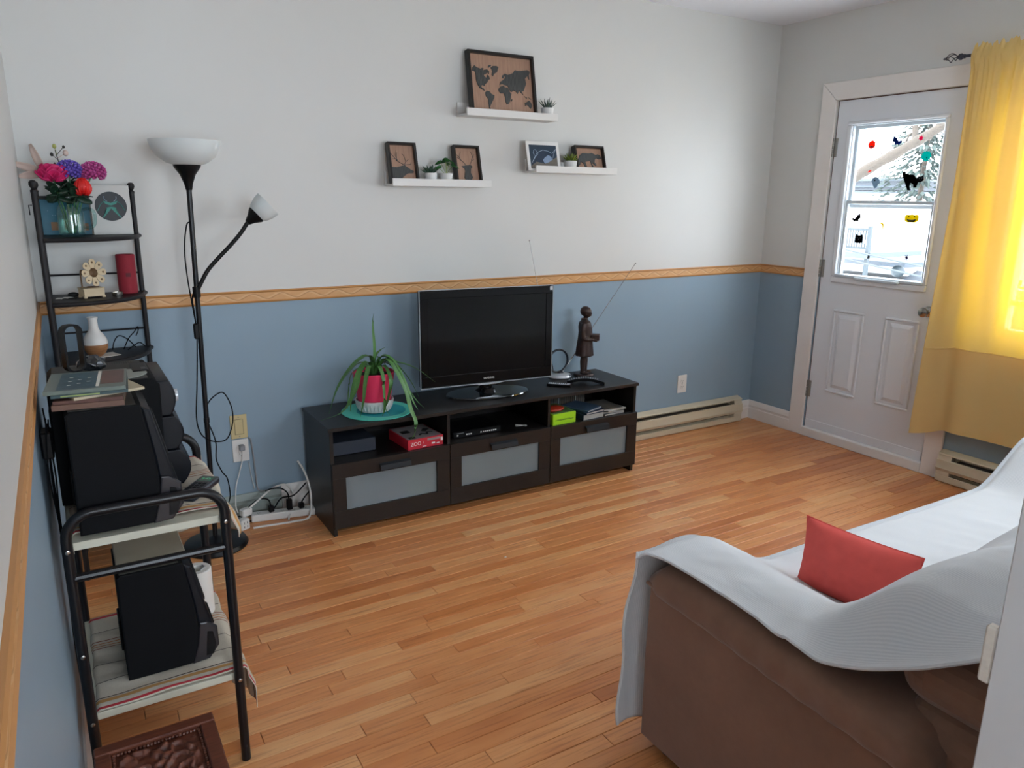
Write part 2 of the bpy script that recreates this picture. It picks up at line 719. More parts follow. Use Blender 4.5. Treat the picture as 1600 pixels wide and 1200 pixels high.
# ------------------------------------------------------------------ entrance door
MAT['glass'] = thin_glass('clear_pane')
MAT['alu'] = M('pale_aluminium', '#c9d2d8', 0.35, 0.2, var=0.03)
MAT['steel'] = M('worn_hinge_steel', '#8f8d88', 0.4, 0.7, var=0.15)
MAT['gasket'] = M('brown_weatherstrip', '#6b4b40', 0.7)


def door():
    d0, d1, dz = -0.478, -1.312, 2.136
    # casing (three boards with mitred look) and threshold
    xf = W - 0.018
    b = MB()
    b.prism([(W, -0.372, 0), (W, d0, 0), (W, d0, dz), (W, -0.372, dz + 0.106)], (-0.018, 0, 0), bev=0.003)
    struct(b.build('trim_8', 'trim', recalc=True))
    b = MB()
    b.prism([(W, -0.372, dz + 0.106), (W, d0, dz), (W, d1, dz), (W, -1.418, dz + 0.106)], (-0.018, 0, 0), bev=0.003)
    struct(b.build('trim_9', 'trim', recalc=True))
    b = MB()
    b.prism([(W, d1, 0), (W, -1.418, 0), (W, -1.418, dz + 0.106), (W, d1, dz)], (-0.018, 0, 0), bev=0.003)
    struct(b.build('trim_10', 'trim', recalc=True))
    struct(MB().box(W - 0.022, W + 0.16, d1, d0, 0, 0.06, 0.004).build('trim_11', 'trim'))
    # brown gasket strips round the slab
    b = MB()
    b.box(W + 0.012, W + 0.05, d0 - 0.006, d0, 0.06, dz).box(W + 0.012, W + 0.05, d1, d1 + 0.006, 0.06, dz).box(W + 0.012, W + 0.05, d1 + 0.006, d0 - 0.006, dz - 0.006, dz)
    struct(b.build('trim_12', 'gasket'))
    root = thing('door_1', 'white steel entrance door with a two-sash window and stickers', 'door', (W + 0.006, d0 - 0.008, 0.064))
    del root['category']
    root['kind'] = 'structure'
    Y0, Y1 = d0 - 0.008, d1 + 0.008
    wy0, wy1, wz0, wz1 = -0.60, -1.165, 1.078, 1.985
    ox, oy, oz = root.location

    def L(b):
        for v in b.bm.verts:
            v.co -= Vector((ox, oy, oz))
        return b
    b = MB()
    x0, x1 = W + 0.006, W + 0.05
    z0, z1 = 0.064, dz - 0.006
    b.box(x0, x1, wy0, Y0, z0, z1).box(x0, x1, Y1, wy1, z0, z1).box(x0, x1, wy1, wy0, z0, wz0).box(x0, x1, wy1, wy0, wz1, z1)
    L(b).build('slab', 'doorpaint', root)
    # kick strip and pressed panels
    L(MB().box(x0 - 0.006, x0, Y1 + 0.004, Y0 - 0.004, z0, z0 + 0.055, 0.003)).build('bottom_rail', 'doorpaint', root)
    for (pa, pb) in ((-0.612, -0.829), (-0.966, -1.178)):
        za, zb = 0.333, 0.873
        b = MB()
        t = 0.016
        for (ya, yb, zc, zd) in ((pb, pa, za, za + t), (pb, pa, zb - t, zb), (pb, pb + t, za + t, zb - t), (pa - t, pa, za + t, zb - t)):
            b.box(x0 - 0.011, x0, ya, yb, zc, zd, 0.005)
        q = 0.032
        s = 0.022
        A = [(x0, pb + q, za + q), (x0, pa - q, za + q), (x0, pa - q, zb - q), (x0, pb + q, zb - q)]
        B = [(x0 - 0.011, pb + q + s, za + q + s), (x0 - 0.011, pa - q - s, za + q + s), (x0 - 0.011, pa - q - s, zb - q - s), (x0 - 0.011, pb + q + s, zb - q - s)]
        va = [b.bm.verts.new(p) for p in A]
        vb = [b.bm.verts.new(p) for p in B]
        b.bm.faces.new(vb)
        for i in range(4):
            b.bm.faces.new([va[i], va[(i + 1) % 4], vb[(i + 1) % 4], vb[i]])
        L(b).build('panel', 'doorpaint', root, recalc=False, ang=0.2)
    # window surround
    b = MB()
    oy0, oy1, oz0, oz1 = -0.568, -1.186, 1.041, 2.005
    for (ya, yb, zc, zd) in ((oy1, oy0, oz0, wz0), (oy1, oy0, wz1, oz1), (oy1, wy1, wz0, wz1), (wy0, oy0, wz0, wz1)):
        b.box(x0 - 0.016, x0 + 0.002, ya, yb, zc, zd, 0.005)
    sur = L(b).build('window_surround', 'doorpaint', root)
    # sashes: the upper one sits further out
    def sash(name, za, zb, xa, t):
        b = MB()
        for (ya, yb, zc, zd) in ((wy1, wy0, za, za + t), (wy1, wy0, zb - t, zb), (wy1, wy1 + t, za + t, zb - t), (wy0 - t, wy0, za + t, zb - t)):
            b.box(xa, xa + 0.02, ya, yb, zc, zd, 0.002)
        f = L(b).build(name, 'alu', root)
        L(MB().box(xa + 0.009, xa + 0.012, wy1 + t - 0.002, wy0 - t + 0.002, za + t - 0.002, zb - t + 0.002)).build('pane', 'glass', f)
    sash('upper_sash', 1.50, wz1, x0 + 0.026, 0.024)
    sash('lower_sash', wz0, 1.545, x0 + 0.004, 0.020)
    L(MB().box(x0 - 0.004, x0 + 0.05, wy0 - 0.006, wy0, wz0, wz1, 0.001).box(x0 - 0.004, x0 + 0.05, wy1, wy1 + 0.006, wz0, wz1, 0.001).box(x0 - 0.004, x0 + 0.05, wy1, wy0, wz1 - 0.006, wz1, 0.001)).build('window_channel', 'alu', root)
    L(MB().box(x0 - 0.022, x0 - 0.002, wy1 - 0.004, wy0 + 0.004, 1.078, 1.096, 0.003).box(x0 - 0.034, x0 - 0.016, -1.03, -0.74, 1.070, 1.088, 0.004)).build('sash_lift', 'alu', root)
    # knob
    ky = -1.217
    mm = Matrix.Translation((x0, ky, 0.935)) @ Matrix.Rotation(R(-90), 4, 'Y')
    L(MB().lathe([(0, 0), (0.031, 0), (0.030, 0.006), (0.016, 0.010), (0.011, 0.014), (0.011, 0.034), (0.022, 0.040), (0.028, 0.052), (0.026, 0.062), (0.014, 0.068), (0, 0.069)], 24, mat=mm)).build('knob', 'chrome', root)
    # hinges
    for hz in (1.86, 1.12, 0.325):
        b = MB()
        for k in range(5):
            b.lathe([(0, 0), (0.0075, 0.001), (0.0075, 0.0205), (0, 0.0215)], 10, c=(W - 0.004, d0 - 0.002, hz - 0.055 + k * 0.0222))
        b.box(W - 0.001, W + 0.004, d0 - 0.028, d0 - 0.002, hz - 0.055, hz + 0.055, 0.001)
        L(b).build('hinge', 'steel', root)


door()


# ------------------------------------------------------------------ stickers on the door window
def circle(r, n=20, cx=0, cy=0, ph=0.0):
    return [(cx + r * math.cos(2 * PI * k / n + ph), cy + r * math.sin(2 * PI * k / n + ph)) for k in range(n)]


def star(n, r1, r2, ph=0.0):
    return [((r1 if k % 2 == 0 else r2) * math.cos(PI * k / n + ph), (r1 if k % 2 == 0 else r2) * math.sin(PI * k / n + ph)) for k in range(2 * n)]


def gel(name, h):
    # translucent gel sticker
    t = NT('gel_' + name)
    c = lin(h)
    df = t.n('ShaderNodeBsdfDiffuse')
    tl = t.n('ShaderNodeBsdfTranslucent')
    mx = t.n('ShaderNodeMixShader')
    mx.inputs[0].default_value = 0.25 if 'black' in name else 0.7
    nz = t.noise(t.coord('Object'), 60, 2)
    col = t.mix(nz, tuple(x * .9 for x in c), c)
    t.l(col, df.inputs[0])
    t.l(col, tl.inputs[0])
    t.l(df.outputs[0], mx.inputs[1])
    t.l(tl.outputs[0], mx.inputs[2])
    t.l(mx.outputs[0], t.out.inputs[0])
    return t.m


for k, (h) in dict(st_black='#0c0a0d', st_orange='#b8351a', st_yellow='#a89818', st_teal='#0a8f88', st_pink='#a82458', st_blue='#182c58', st_white='#6d7880', st_purple='#2c2448').items():
    MAT[k] = gel(k[3:], h)


def sticker(label, y, z, layers, upper, rot=0.0):
    """layers: (outline in metres with +x to the right seen from the room, material)"""
    x = W + 0.0405 if upper else W + 0.0185
    root = thing('window_sticker', label, 'sticker', (x, y, z), group='stickers on the door window')
    c, s = math.cos(rot), math.sin(rot)
    for i, (poly, mat) in enumerate(layers):
        pts = [(-0.0004 * (i + 1), -(c * u - s * v), s * u + c * v) for u, v in poly]
        b = MB()
        b.prism(pts, (-0.0004, 0, 0))
        b.build('cutout' if i == 0 else 'detail', mat, root, recalc=True)
    return root


S = 0.9
sticker('orange grinning pumpkin sticker at the left of the upper pane', -0.712, 1.868,
        [(circle(0.024), 'st_orange'), ([(-.012, .004), (-.004, .004), (-.008, .012)], 'st_white'), ([(.012, .004), (.004, .004), (.008, .012)], 'st_white'), ([(-.014, -.003), (-.006, -.008), (.006, -.008), (.014, -.003), (.008, -.016), (-.008, -.016)], 'st_white')], True)
bat = [(u, v * 1.5) for u, v in [(-.034, .012), (-.018, .012), (-.010, .004), (-.007, .012), (-.002, .007), (.002, .007), (.007, .012), (.010, .004), (.018, .012), (.034, .012), (.026, .002), (.024, -.008), (.012, -.005), (0, -.014), (-.012, -.005), (-.024, -.008), (-.026, .002)]]
sticker('dark blue flying bat sticker on the upper pane', -0.868, 1.876, [(bat, 'st_blue')], True, R(-28))
sticker('pink star sticker over the tree branch on the upper pane', -1.012, 1.888, [(star(6, .017, .009, .3), 'st_pink')], True)
sticker('teal round splat sticker at the right of the upper pane', -1.056, 1.79, [(star(12, .031, .025), 'st_teal'), (circle(.003, 8, .004, -.010), 'st_black')], True)
cat = [(-.066, .050), (-.056, .056), (-.046, .050), (-.048, .040), (-.055, .044), (-.056, .030), (-.040, .010), (-.030, .024), (-.016, .036), (-.002, .036), (.012, .024), (.020, .014), (.026, .016), (.028, .030), (.036, .024), (.050, .026), (.060, .036), (.062, .020), (.064, .006), (.052, -.004), (.034, -.006), (.022, -.004), (.016, -.012), (.014, -.030), (.024, -.036), (.008, -.037), (.004, -.018), (-.010, -.010), (-.022, -.024), (-.014, -.046), (-.004, -.050), (-.026, -.051), (-.040, -.016), (-.052, .004), (-.064, .026), (-.068, .040)]
sticker('black arched cat sticker with a curled tail', -0.997, 1.655, [(cat, 'st_black'), ([(.032, .014), (.042, .018), (.042, .010)], 'st_white'), ([(.048, .018), (.057, .020), (.053, .010)], 'st_white'), ([(.040, .003), (.048, .006), (.046, .001)], 'st_white')], True)
sticker('pale ghost sticker low on the upper pane', -0.770, 1.648, [([(-.024, .030), (-.006, .036), (.012, .026), (.022, .010), (.026, -.004), (.014, -.006), (.010, -.026), (-.004, -.034), (-.016, -.020), (-.022, -.004), (-.030, .008)], 'st_white'), (circle(.005, 10, -.010, .014), 'st_black')], True)
sticker('red smudge sticker at the foot of the branch on the upper pane', -0.716, 1.712, [([(-.010, -.004), (.004, -.002), (.016, .008), (.008, .010), (-.006, .004)], 'st_orange')], True)
sticker('black bat sticker on the lower pane above the round cat', -0.686, 1.436, [(bat, 'st_black')], False, R(32))
sticker('yellow crescent moon sticker on the lower pane', -0.852, 1.400, [([(-.016, .014), (-.006, .019), (.006, .018), (.016, .010), (.019, -.004), (.014, -.018), (.008, -.016), (.010, -.006), (.006, .004), (-.004, .010)], 'st_yellow')], False)
sticker('wide yellow smiling pumpkin sticker on the lower pane', -1.034, 1.448, [([(-.042, .010), (-.034, .022), (-.012, .020), (0, .024), (.012, .020), (.034, .022), (.042, .010), (.040, -.014), (.024, -.024), (-.024, -.024), (-.040, -.014)], 'st_yellow'), (circle(.004, 8, -.018, .011), 'st_black'), (circle(.004, 8, .016, .011), 'st_black'), ([(-.030, -.002), (-.014, -.007), (.012, -.007), (.030, -.002), (.018, -.018), (-.016, -.018)], 'st_white'), ([(-.031, -.001), (-.016, -.016), (.018, -.016), (.031, -.001), (.019, -.020), (-.017, -.020)], 'st_black')], False)
sticker('round black cat-face sticker low at the left of the lower pane', -0.716, 1.318, [([(-.022, .024), (-.018, .030), (-.010, .020), (.010, .020), (.018, .030), (.022, .022), (.026, .004), (.018, -.012), (.026, -.024), (.008, -.027), (0, -.018), (-.008, -.027), (-.026, -.024), (-.018, -.012), (-.026, .004)], 'st_black'), ([(-.018, .008), (-.004, .006), (-.010, .001)], 'st_white'), ([(.018, .010), (.004, .006), (.010, .001)], 'st_white'), (circle(.004, 8, 0, -.004), 'st_white')], False)
sticker('small purple spider sticker at the lower right of the pane', -1.036, 1.226, [(star(7, .020, .007, .5), 'st_purple')], False)


# ------------------------------------------------------------------ window behind the curtain
def window():
    w0, w1, wz0, wz1 = -1.56, -2.46, 0.84, 2.06
    root = thing('window_1', 'white framed sliding window behind the yellow curtain', 'window', (W, w0, wz0))
    del root['category']
    root['kind'] = 'structure'

    def L(b):
        for v in b.bm.verts:
            v.co -= Vector((W, w0, wz0))
        return b
    t = 0.05
    ym = (w0 + w1) / 2
    b = MB()
    for (ya, yb, za, zb) in ((w1, w0, wz0, wz0 + t), (w1, w0, wz1 - t, wz1), (w1, w1 + t, wz0 + t, wz1 - t), (w0 - t, w0, wz0 + t, wz1 - t)):
        b.box(W + 0.04, W + 0.11, ya, yb, za, zb, 0.003)
    L(b).build('window_frame', 'white', root)
    b = MB()
    b.box(W + 0.05, W + 0.09, ym - 0.03, ym + 0.03, wz0 + t, wz1 - t, 0.003)
    L(b).build('meeting_stile', 'white', root)
    L(MB().box(W + 0.055, W + 0.085, w1 + t, w0 - t, 1.02, 1.045, 0.002)).build('rail', 'white', root)
    for ya, yb in ((w1 + t, ym - 0.03), (ym + 0.03, w0 - t)):
        L(MB().box(W + 0.072, W + 0.075, ya - 0.002, yb + 0.002, wz0 + t - 0.002, wz1 - t + 0.002)).build('pane', 'glass', root)
    L(MB().box(W - 0.03, W + 0.04, w1 - 0.03, w0 + 0.03, wz0 - 0.022, wz0, 0.003)).build('sill', 'trim', root)
    b = MB()
    c = 0.07
    for (ya, yb, za, zb) in ((w1 - c, w0 + c, wz1, wz1 + c), (w1 - c, w1, wz0, wz1), (w0, w0 + c, wz0, wz1)):
        b.box(W - 0.014, W, ya, yb, za, zb, 0.003)
    L(b).build('casing', 'trim', root)


window()


def added_window(name, label, x0, x1, z0, z1, yw):  # unseen windows, added to bring more sky light indoors
    root = thing(name, label, 'window', (x0, yw, z0))
    del root['category']
    root['kind'] = 'structure'
    w, h, t = x1 - x0, z1 - z0, .045
    b = MB()
    for (p, q, s, u) in ((0, w, 0, t), (0, w, h - t, h), (0, t, t, h - t), (w - t, w, t, h - t), (w / 2 - .025, w / 2 + .025, t, h - t)):
        b.box(p, q, -.12, -.06, s, u, .003)
    b.build('window_frame', 'white', root)
    for p, q in ((t, w / 2 - .025), (w / 2 + .025, w - t)):
        MB().box(p - .002, q + .002, -.092, -.089, t - .002, h - t + .002).build('pane', 'glass', root)
    MB().box(-.03, w + .03, -.06, .03, -.022, 0, .003).build('sill', 'trim', root)


added_window('added_window_2', 'added white framed window behind the sofa, unseen, letting in sky light', 2.05, 3.30, 1.30, 2.02, YN)
added_window('added_window_3', 'added white framed window of the adjoining room, unseen, for fill light', 0.05, 1.55, 0.72, 2.28, -6.1)


# ------------------------------------------------------------------ curtain and rod
def curtain_mat(name, col, tr):
    t = NT(name)
    v = t.coord('Object')
    wv = t.noise(t.coord('Object', (1, 60, 400)), 6, 2)
    wv2 = t.noise(t.coord('Object', (1, 400, 60)), 6, 2)
    c = t.mix(t.math('MULTIPLY', t.math('ADD', wv, wv2), 0.5), tuple(x * 0.85 for x in lin(col)), lin(col))
    df = t.n('ShaderNodeBsdfDiffuse')
    tl = t.n('ShaderNodeBsdfTranslucent')
    t.l(c, df.inputs[0])
    c2 = t.mix(t.math('MULTIPLY', t.math('ADD', wv, wv2), 0.5), tuple(x * 0.8 for x in lin('#e0a818')), lin('#e8b822'))
    t.l(c2, tl.inputs[0])
    mx = t.n('ShaderNodeMixShader')
    mx.inputs[0].default_value = tr
    t.l(df.outputs[0], mx.inputs[1])
    t.l(tl.outputs[0], mx.inputs[2])
    tp = t.n('ShaderNodeBsdfTransparent')
    m2 = t.n('ShaderNodeMixShader')
    m2.inputs[0].default_value = 0.05
    t.l(mx.outputs[0], m2.inputs[1])
    t.l(tp.outputs[0], m2.inputs[2])
    t.l(m2.outputs[0], t.out.inputs[0])
    return t.m


MAT['curtain'] = curtain_mat('yellow_voile', '#fadc98', 0.33)


def curtain():
    zt, zb = 2.305, 0.262
    y0, y1 = -1.318, -2.02
    X = 4.165

    def fold(u, v):
        """u along the rod, v from bottom (0) to top (1)"""
        g = sstep(0.60, 1.0, v)
        s = u * (y0 - y1)
        lower = 1 - sstep(.1, .7, v)
        fine = math.sin(s * 95 + 1.3 * math.sin(s * 31)) * 0.008 + math.sin(s * 210 + 2 * math.sin(s * 17)) * 0.003
        broad = 0.036 * math.sin(s * 17 + 0.6 + .5 * v) * (1 - .55 * lower * sstep(.12, .3, s)) + 0.020 * math.sin(s * 38 + 2 * math.sin(s * 6) + 0.4) * (1 - .7 * lower) + 0.010 * math.sin(s * 61 + v * 2.5) * (1 - .8 * lower)
        low = 0.6 + 0.4 * v
        return fine * g + broad * (1 - g * 0.8) * low

    def P(u, v, off=0.0):
        z = zb + (zt - zb) * v
        if v < 0.5:
            z += (0.5 - v) * 2 * 0.06 * sstep(0.0, 0.25, u) * 1.0
        s = u * (y0 - y1)
        y = y0 - s
        # the leading edge folds back at the lower left and hangs a little forward
        lead = math.exp(-(s / 0.06) ** 2)
        y += lead * (0.035 * (1 - v) - 0.01)
        x = X + fold(u, v) - lead * 0.035 * (1 - v) - off
        # gathered on the rod
        zz = z
        if v > 0.955:
            zz += 0.011 * math.sin(s * 130 + 2.0 * math.sin(s * 47)) + .004 * math.sin(s * 310)
        rodz = math.exp(-((v - 0.976) / 0.020) ** 2)
        x = x * (1 - rodz) + (X - 0.014 + 0.003 * math.sin(s * 120 + 3 * math.sin(s * 23))) * rodz
        return (x, y, zz)
    root = thing('curtain', 'yellow curtain gathered on a dark rod beside the white door', 'curtain', (X, y0, zb))

    def L(b):
        for vtx in b.bm.verts:
            vtx.co -= Vector((X, y0, zb))
        return b
    b = MB().grid(lambda u, v: P(u, v), 260, 90)
    L(b).build('fabric', 'curtain', root, ang=3)
    vh = (0.752 - zb) / (zt - zb)
    b = MB().grid(lambda u, v: P(u, v * vh, 0.004), 300, 24)
    L(b).build('deep_hem', 'curtain', root, ang=3)
    b = MB().tube([P(i / 200, vh, 0.0045) for i in range(201)], 0.003, 5)
    L(b).build('hem_fold', 'curtain', root)
    b = MB().tube([P(0.0, 0.02 + 0.96 * i / 60, 0.002) for i in range(61)], 0.0022, 5)
    L(b).build('side_hem', 'curtain', root)

    # rod with a twisted cage finial
    MAT['iron'] = M('dark_iron', '#3a3a42', 0.45, 0.6)
    rx, rz = 4.168, 2.262
    rr = thing('curtain_rod', 'dark iron curtain rod with a twisted cage finial', 'rod', (rx, -1.26, rz))

    def LL(b):
        for vtx in b.bm.verts:
            vtx.co -= Vector((rx, -1.26, rz))
        return b
    LL(MB().rod((rx, -1.262, rz), (rx, -3.1, rz), 0.008, 12)).build('pole', 'iron', rr)
    mm = Matrix.Translation((rx, -1.265, rz)) @ Matrix.Rotation(R(-90), 4, 'X')
    LL(MB().lathe([(0, -0.024), (0.011, -0.022), (0.011, -0.012), (0.016, -0.006), (0.016, 0.004), (0.011, 0.010), (0.008, 0.018), (0, 0.019)], 14, mat=mm)).build('collar', 'iron', rr)
    for k in range(4):
        pts = []
        for i in range(13):
            t = i / 12
            a = k * PI / 2 + t * PI * 0.9
            rad = 0.004 + 0.018 * math.sin(PI * t)
            pts.append((rx + rad * math.cos(a), -1.25 + 0.058 * t, rz + rad * math.sin(a)))
        LL(MB().tube(pts, 0.0022, 6)).build('cage_bar', 'iron', rr)
    LL(MB().lathe([(0, 0), (0.006, 0.001), (0.006, 0.012), (0.003, 0.018), (0, 0.019)], 10, mat=Matrix.Translation((rx, -1.194, rz)) @ Matrix.Rotation(R(-90), 4, 'X'))).build('tip', 'iron', rr)
    LL(MB().box(rx - 0.004, W, -1.345, -1.335, rz - 0.014, rz - 0.004, 0.001).box(W - 0.006, W, -1.355, -1.325, rz - 0.04, rz + 0.03, 0.001)).build('bracket', 'iron', rr)


curtain()


# ------------------------------------------------------------------ baseboard heaters
def heater(name, label, origin, rz, L_):
    """local: x along the wall, wall at y=0, room at -y"""
    root = thing(name, label, 'heater', origin, rz)
    root_b = MB().box(0, L_, -0.008, 0, 0.0, 0.168)
    root_b.build('back_plate', 'almond', root)
    b = MB()
    pr = [(-0.008, 0.168), (-0.006, 0.176), (-0.050, 0.162), (-0.054, 0.155), (-0.050, 0.153), (-0.012, 0.164)]
    b.prism([(0, y, z) for y, z in pr], (L_, 0, 0))
    b.build('top_lip', 'almond', root, recalc=True)
    b = MB()
    pr = [(-0.050, 0.128), (-0.060, 0.124), (-0.064, 0.085), (-0.066, 0.078), (-0.058, 0.060), (-0.050, 0.056), (-0.048, 0.060), (-0.056, 0.080), (-0.054, 0.120)]
    b.prism([(0.0, y, z) for y, z in pr], (L_, 0, 0))
    b.build('front_cover', 'almond', root, recalc=True)
    b = MB()
    pr = [(-0.008, 0.0), (-0.056, 0.0), (-0.058, 0.012), (-0.056, 0.034), (-0.050, 0.036), (-0.050, 0.014), (-0.008, 0.012)]
    b.prism([(0, y, z) for y, z in pr], (L_, 0, 0))
    b.build('bottom_lip', 'almond', root, recalc=True)
    MB().box(0.1, L_ - 0.1, -0.042, -0.008, 0.05, 0.13).build('heating_element', 'heater_dark', root)
    for xa, xb in ((0, 0.075), (L_ - 0.075, L_)):
        b = MB()
        pr = [(-0.008, 0.0), (-0.052, 0.004), (-0.058, 0.06), (-0.056, 0.125), (-0.046, 0.158), (-0.008, 0.166)]
        b.prism([(xa, y, z) for y, z in pr], (xb - xa, 0, 0), bev=0.002)
        b.build('end_cap', 'almond', root, recalc=True)


heater('baseboard_heater', 'almond metal baseboard heater under the outlet on the blue wall', (2.875, -0.001, 0.006), 0, 1.285)
heater('baseboard_heater', 'almond baseboard heater below the yellow curtain', (W - 0.001, -1.425, 0.006), R(-90), 1.6)


# ------------------------------------------------------------------ outside
MAT['facade'] = M('pale_siding', '#e8e6e2', 0.8, var=0.03)
MAT['cornice'] = M('blue_grey_cornice', '#20262e', 0.7)
MAT['corn2'] = M('pale_grey_band', '#3a424a', 0.7)
MAT['bark'] = wood('grey_bark', '#0c0907', '#4a4036', 0.9, (4, 14, 14), 0.8, 8)
MAT['needles'] = M('frosted_needles', '#1d2b27', 0.8, var=0.3)
MAT['snow'] = M('pale_ground', '#e6e6e4', 0.9)
MAT['rail'] = M('grey_railing', '#232d32', 0.6)


def outside():
    struct(MB().box(4.7, 45, -25, 35, -3.3, -3.1).build('ground', 'snow'))
    h = thing('neighbour_house', 'white neighbouring house with a dark banded cornice seen through the door window', 'house', (16.5, 9.0, -3.1))
    o = Vector(h.location)

    def L(b):
        for v in b.bm.verts:
            v.co -= o
        return b
    L(MB().box(16.0, 22, 6.45, 12.0, -3.1, 1.70)).build('wall', 'facade', h)
    L(MB().box(15.9, 22.1, 6.40, 12.1, 1.70, 1.74)).build('fascia', 'corn2', h)
    L(MB().box(15.88, 22.1, 6.38, 12.1, 1.76, 1.83)).build('cornice_band', 'cornice', h)
    L(MB().box(15.85, 22.1, 6.36, 12.1, 1.83, 1.87)).build('cornice_band', 'corn2', h)
    L(MB().box(15.83, 22.1, 6.33, 12.1, 1.87, 1.96)).build('cornice_band', 'cornice', h)
    L(MB().box(15.80, 22.2, 6.30, 12.2, 1.96, 2.02)).build('roof_edge', 'corn2', h)
    gw = thing('garden_wall', 'tall white rendered wall in front of the conifer', 'wall', (13.75, 5.2, -3.1))
    o = Vector(gw.location)
    L(MB().box(13.70, 13.80, 4.15, 6.4, -3.1, 1.36)).build('wall_face', 'facade', gw)
    L(MB().box(13.68, 13.82, 4.13, 6.42, 1.36, 1.40)).build('coping', 'facade', gw)
    # balcony nearer, at the left of the lower pane
    bt = thing('balcony', 'small balcony with grey upright railing outside', 'balcony', (11.2, 4.3, 0.7))
    o = Vector(bt.location)
    L(MB().box(10.9, 12.4, 3.66, 5.2, 0.66, 0.74)).build('deck', 'corn2', bt)
    L(MB().box(10.95, 10.99, 3.68, 5.2, 1.08, 1.12)).build('handrail', 'rail', bt)
    L(MB().box(10.95, 10.99, 3.68, 5.2, 0.80, 0.83)).build('bottom_rail', 'rail', bt)
    for k in range(20):
        y = 3.70 + k * 0.045
        L(MB().box(10.96, 10.98, y, y + 0.016, 0.83, 1.08)).build('baluster', 'rail', bt)
    for y in (3.66, 5.2):
        L(MB().box(10.94, 11.0, y, y + 0.05, -3.1, 1.16)).build('post', 'rail', bt)
    # low roofs further down
    s = thing('garden_shed', 'low grey roofed shed below the wires outside', 'shed', (13.0, 3.9, -3.1))
    o = Vector(s.location)
    L(MB().box(12.2, 15.0, 2.4, 3.9, -3.1, -0.02)).build('wall', 'corn2', s)
    L(MB().prism([(12.0, 2.3, 0.0), (12.0, 4.0, 0.0), (12.9, 4.0, 0.30), (12.9, 2.3, 0.30)], (0, 0, 0.06))).build('roof', 'cornice', s, recalc=True)
    L(MB().ell((12.1, 3.85, 0.40), (0.11, 0.11, 0.10), 12, 8)).build('vent_cap', 'rail', s)
    g = thing('garage', 'flat roofed pale garage left of the shed outside', 'garage', (13.5, 5.0, -3.1))
    o = Vector(g.location)
    L(MB().box(12.6, 13.5, 4.05, 6.0, -3.1, 0.08)).build('wall', 'facade', g)
    L(MB().box(12.5, 13.6, 4.02, 6.1, 0.08, 0.18)).build('roof_edge', 'cornice', g)
    L(MB().box(12.55, 13.6, 4.02, 6.1, 0.42, 0.50)).build('parapet', 'corn2', g)
    for zz, lab in ((0.0, 'overhead cable sagging across the lower pane'), (-0.12, 'second overhead cable just below the sagging one')):
        pts = [(9.0, 4.6 - 6.6 * t, 1.17 + zz - 0.80 * t - 0.03 * math.sin(PI * t)) for t in [i / 24 for i in range(25)]]
        tag(MB().tube(pts, 0.012, 5).build('overhead_cable', 'rail'), lab, 'cable', loc=(0, 0, 0))
    for y, zz, lab in ((4.6, 1.6, 'grey utility pole left of the leaning tree'), (-2.0, 1.0, 'grey utility pole opposite the curtained window')):
        p = thing('utility_pole', lab, 'pole', (9.0, y, -3.1))
        MB().lathe([(0, 0), (.11, 0), (.08, zz + 3.1), (0, zz + 3.1)], 12).build('pole', 'rail', p)
        MB().box(-.05, .05, -.3, .3, zz + 2.6, zz + 2.68).build('crossarm', 'rail', p)
    # leaning tree
    tr = thing('tree', 'bare tree with a thick leaning trunk outside the door window', 'tree', (9.4, 4.6, -3.1))
    o = Vector(tr.location)
    pts = bez([(9.4, 4.6, -3.1), (9.46, 3.99, .04), (9.5, 3.43, 1.507), (9.5, 2.953, 1.886), (9.5, 2.435, 2.153), (9.5, 1.875, 2.455), (9.5, .883, 3.06), (9.5, .02, 3.835)], 6)
    n = len(pts)
    L(MB().tube(pts, [0.102 - 0.065 * (i / n) + 0.008 * math.sin(i * 1.7) for i in range(n)], 12)).build('trunk', 'bark', tr)
    rnd = random.Random(5)
    for (a, d, l, r) in (((9.5, 2.22, 2.27), (0.1, 0.25, 0.95), 1.4, .042), ((9.5, 2.1, 2.33), (-.2, -.6, .6), 1.0, .026), ((9.5, 3.04, 1.82), (0, .7, .4), .9, .017), ((9.5, 2.6, 2.07), (.1, .6, .5), 0.8, .009), ((9.5, 2.35, 2.2), (.3, -.3, .8), 1.1, .017), ((9.5, 1.4, 2.74), (.2, .2, 1), 1.4, .026)):
        d = Vector(d).normalized()
        q = []
        for i in range(8):
            t = i / 7
            q.append(Vector(a) + d * l * t + Vector((rnd.uniform(-.03, .03), rnd.uniform(-.05, .05), rnd.uniform(-.04, .04))))
        L(MB().tube(q, [r * (1 - 0.85 * i / 7) for i in range(8)], 6)).build('branch', 'bark', tr)
    # frosted conifer
    cf = thing('conifer', 'frosted conifer at the right of the door window', 'tree', (15.0, 5.4, -3.1))
    o = Vector(cf.location)
    L(MB().tube([(15.0, 5.4, -3.1), (15.0, 5.4, 4.2)], [0.12, 0.02], 8)).build('trunk', 'bark', cf)
    b = MB()
    for k in range(1000):
        t = rnd.random() ** 0.7 * .5
        z = 4.3 - 5.8 * t
        a = rnd.uniform(0, 2 * PI)
        rad = (0.12 + 1.8 * t) * rnd.uniform(0.3, 1)
        p = Vector((15.0 + rad * math.cos(a), 5.4 + rad * math.sin(a), z - 0.18 * rad))
        d = Vector((math.cos(a), math.sin(a), -0.35 + rnd.uniform(-.3, .3)))
        sd = Vector((-math.sin(a), math.cos(a), 0)) * 0.045
        l = rnd.uniform(0.13, 0.28)
        vs = [b.bm.verts.new(p - sd), b.bm.verts.new(p + d * l), b.bm.verts.new(p + sd), b.bm.verts.new(p + Vector((0, 0, 0.03)))]
        b.bm.faces.new([vs[0], vs[1], vs[3]])
        b.bm.faces.new([vs[3], vs[1], vs[2]])
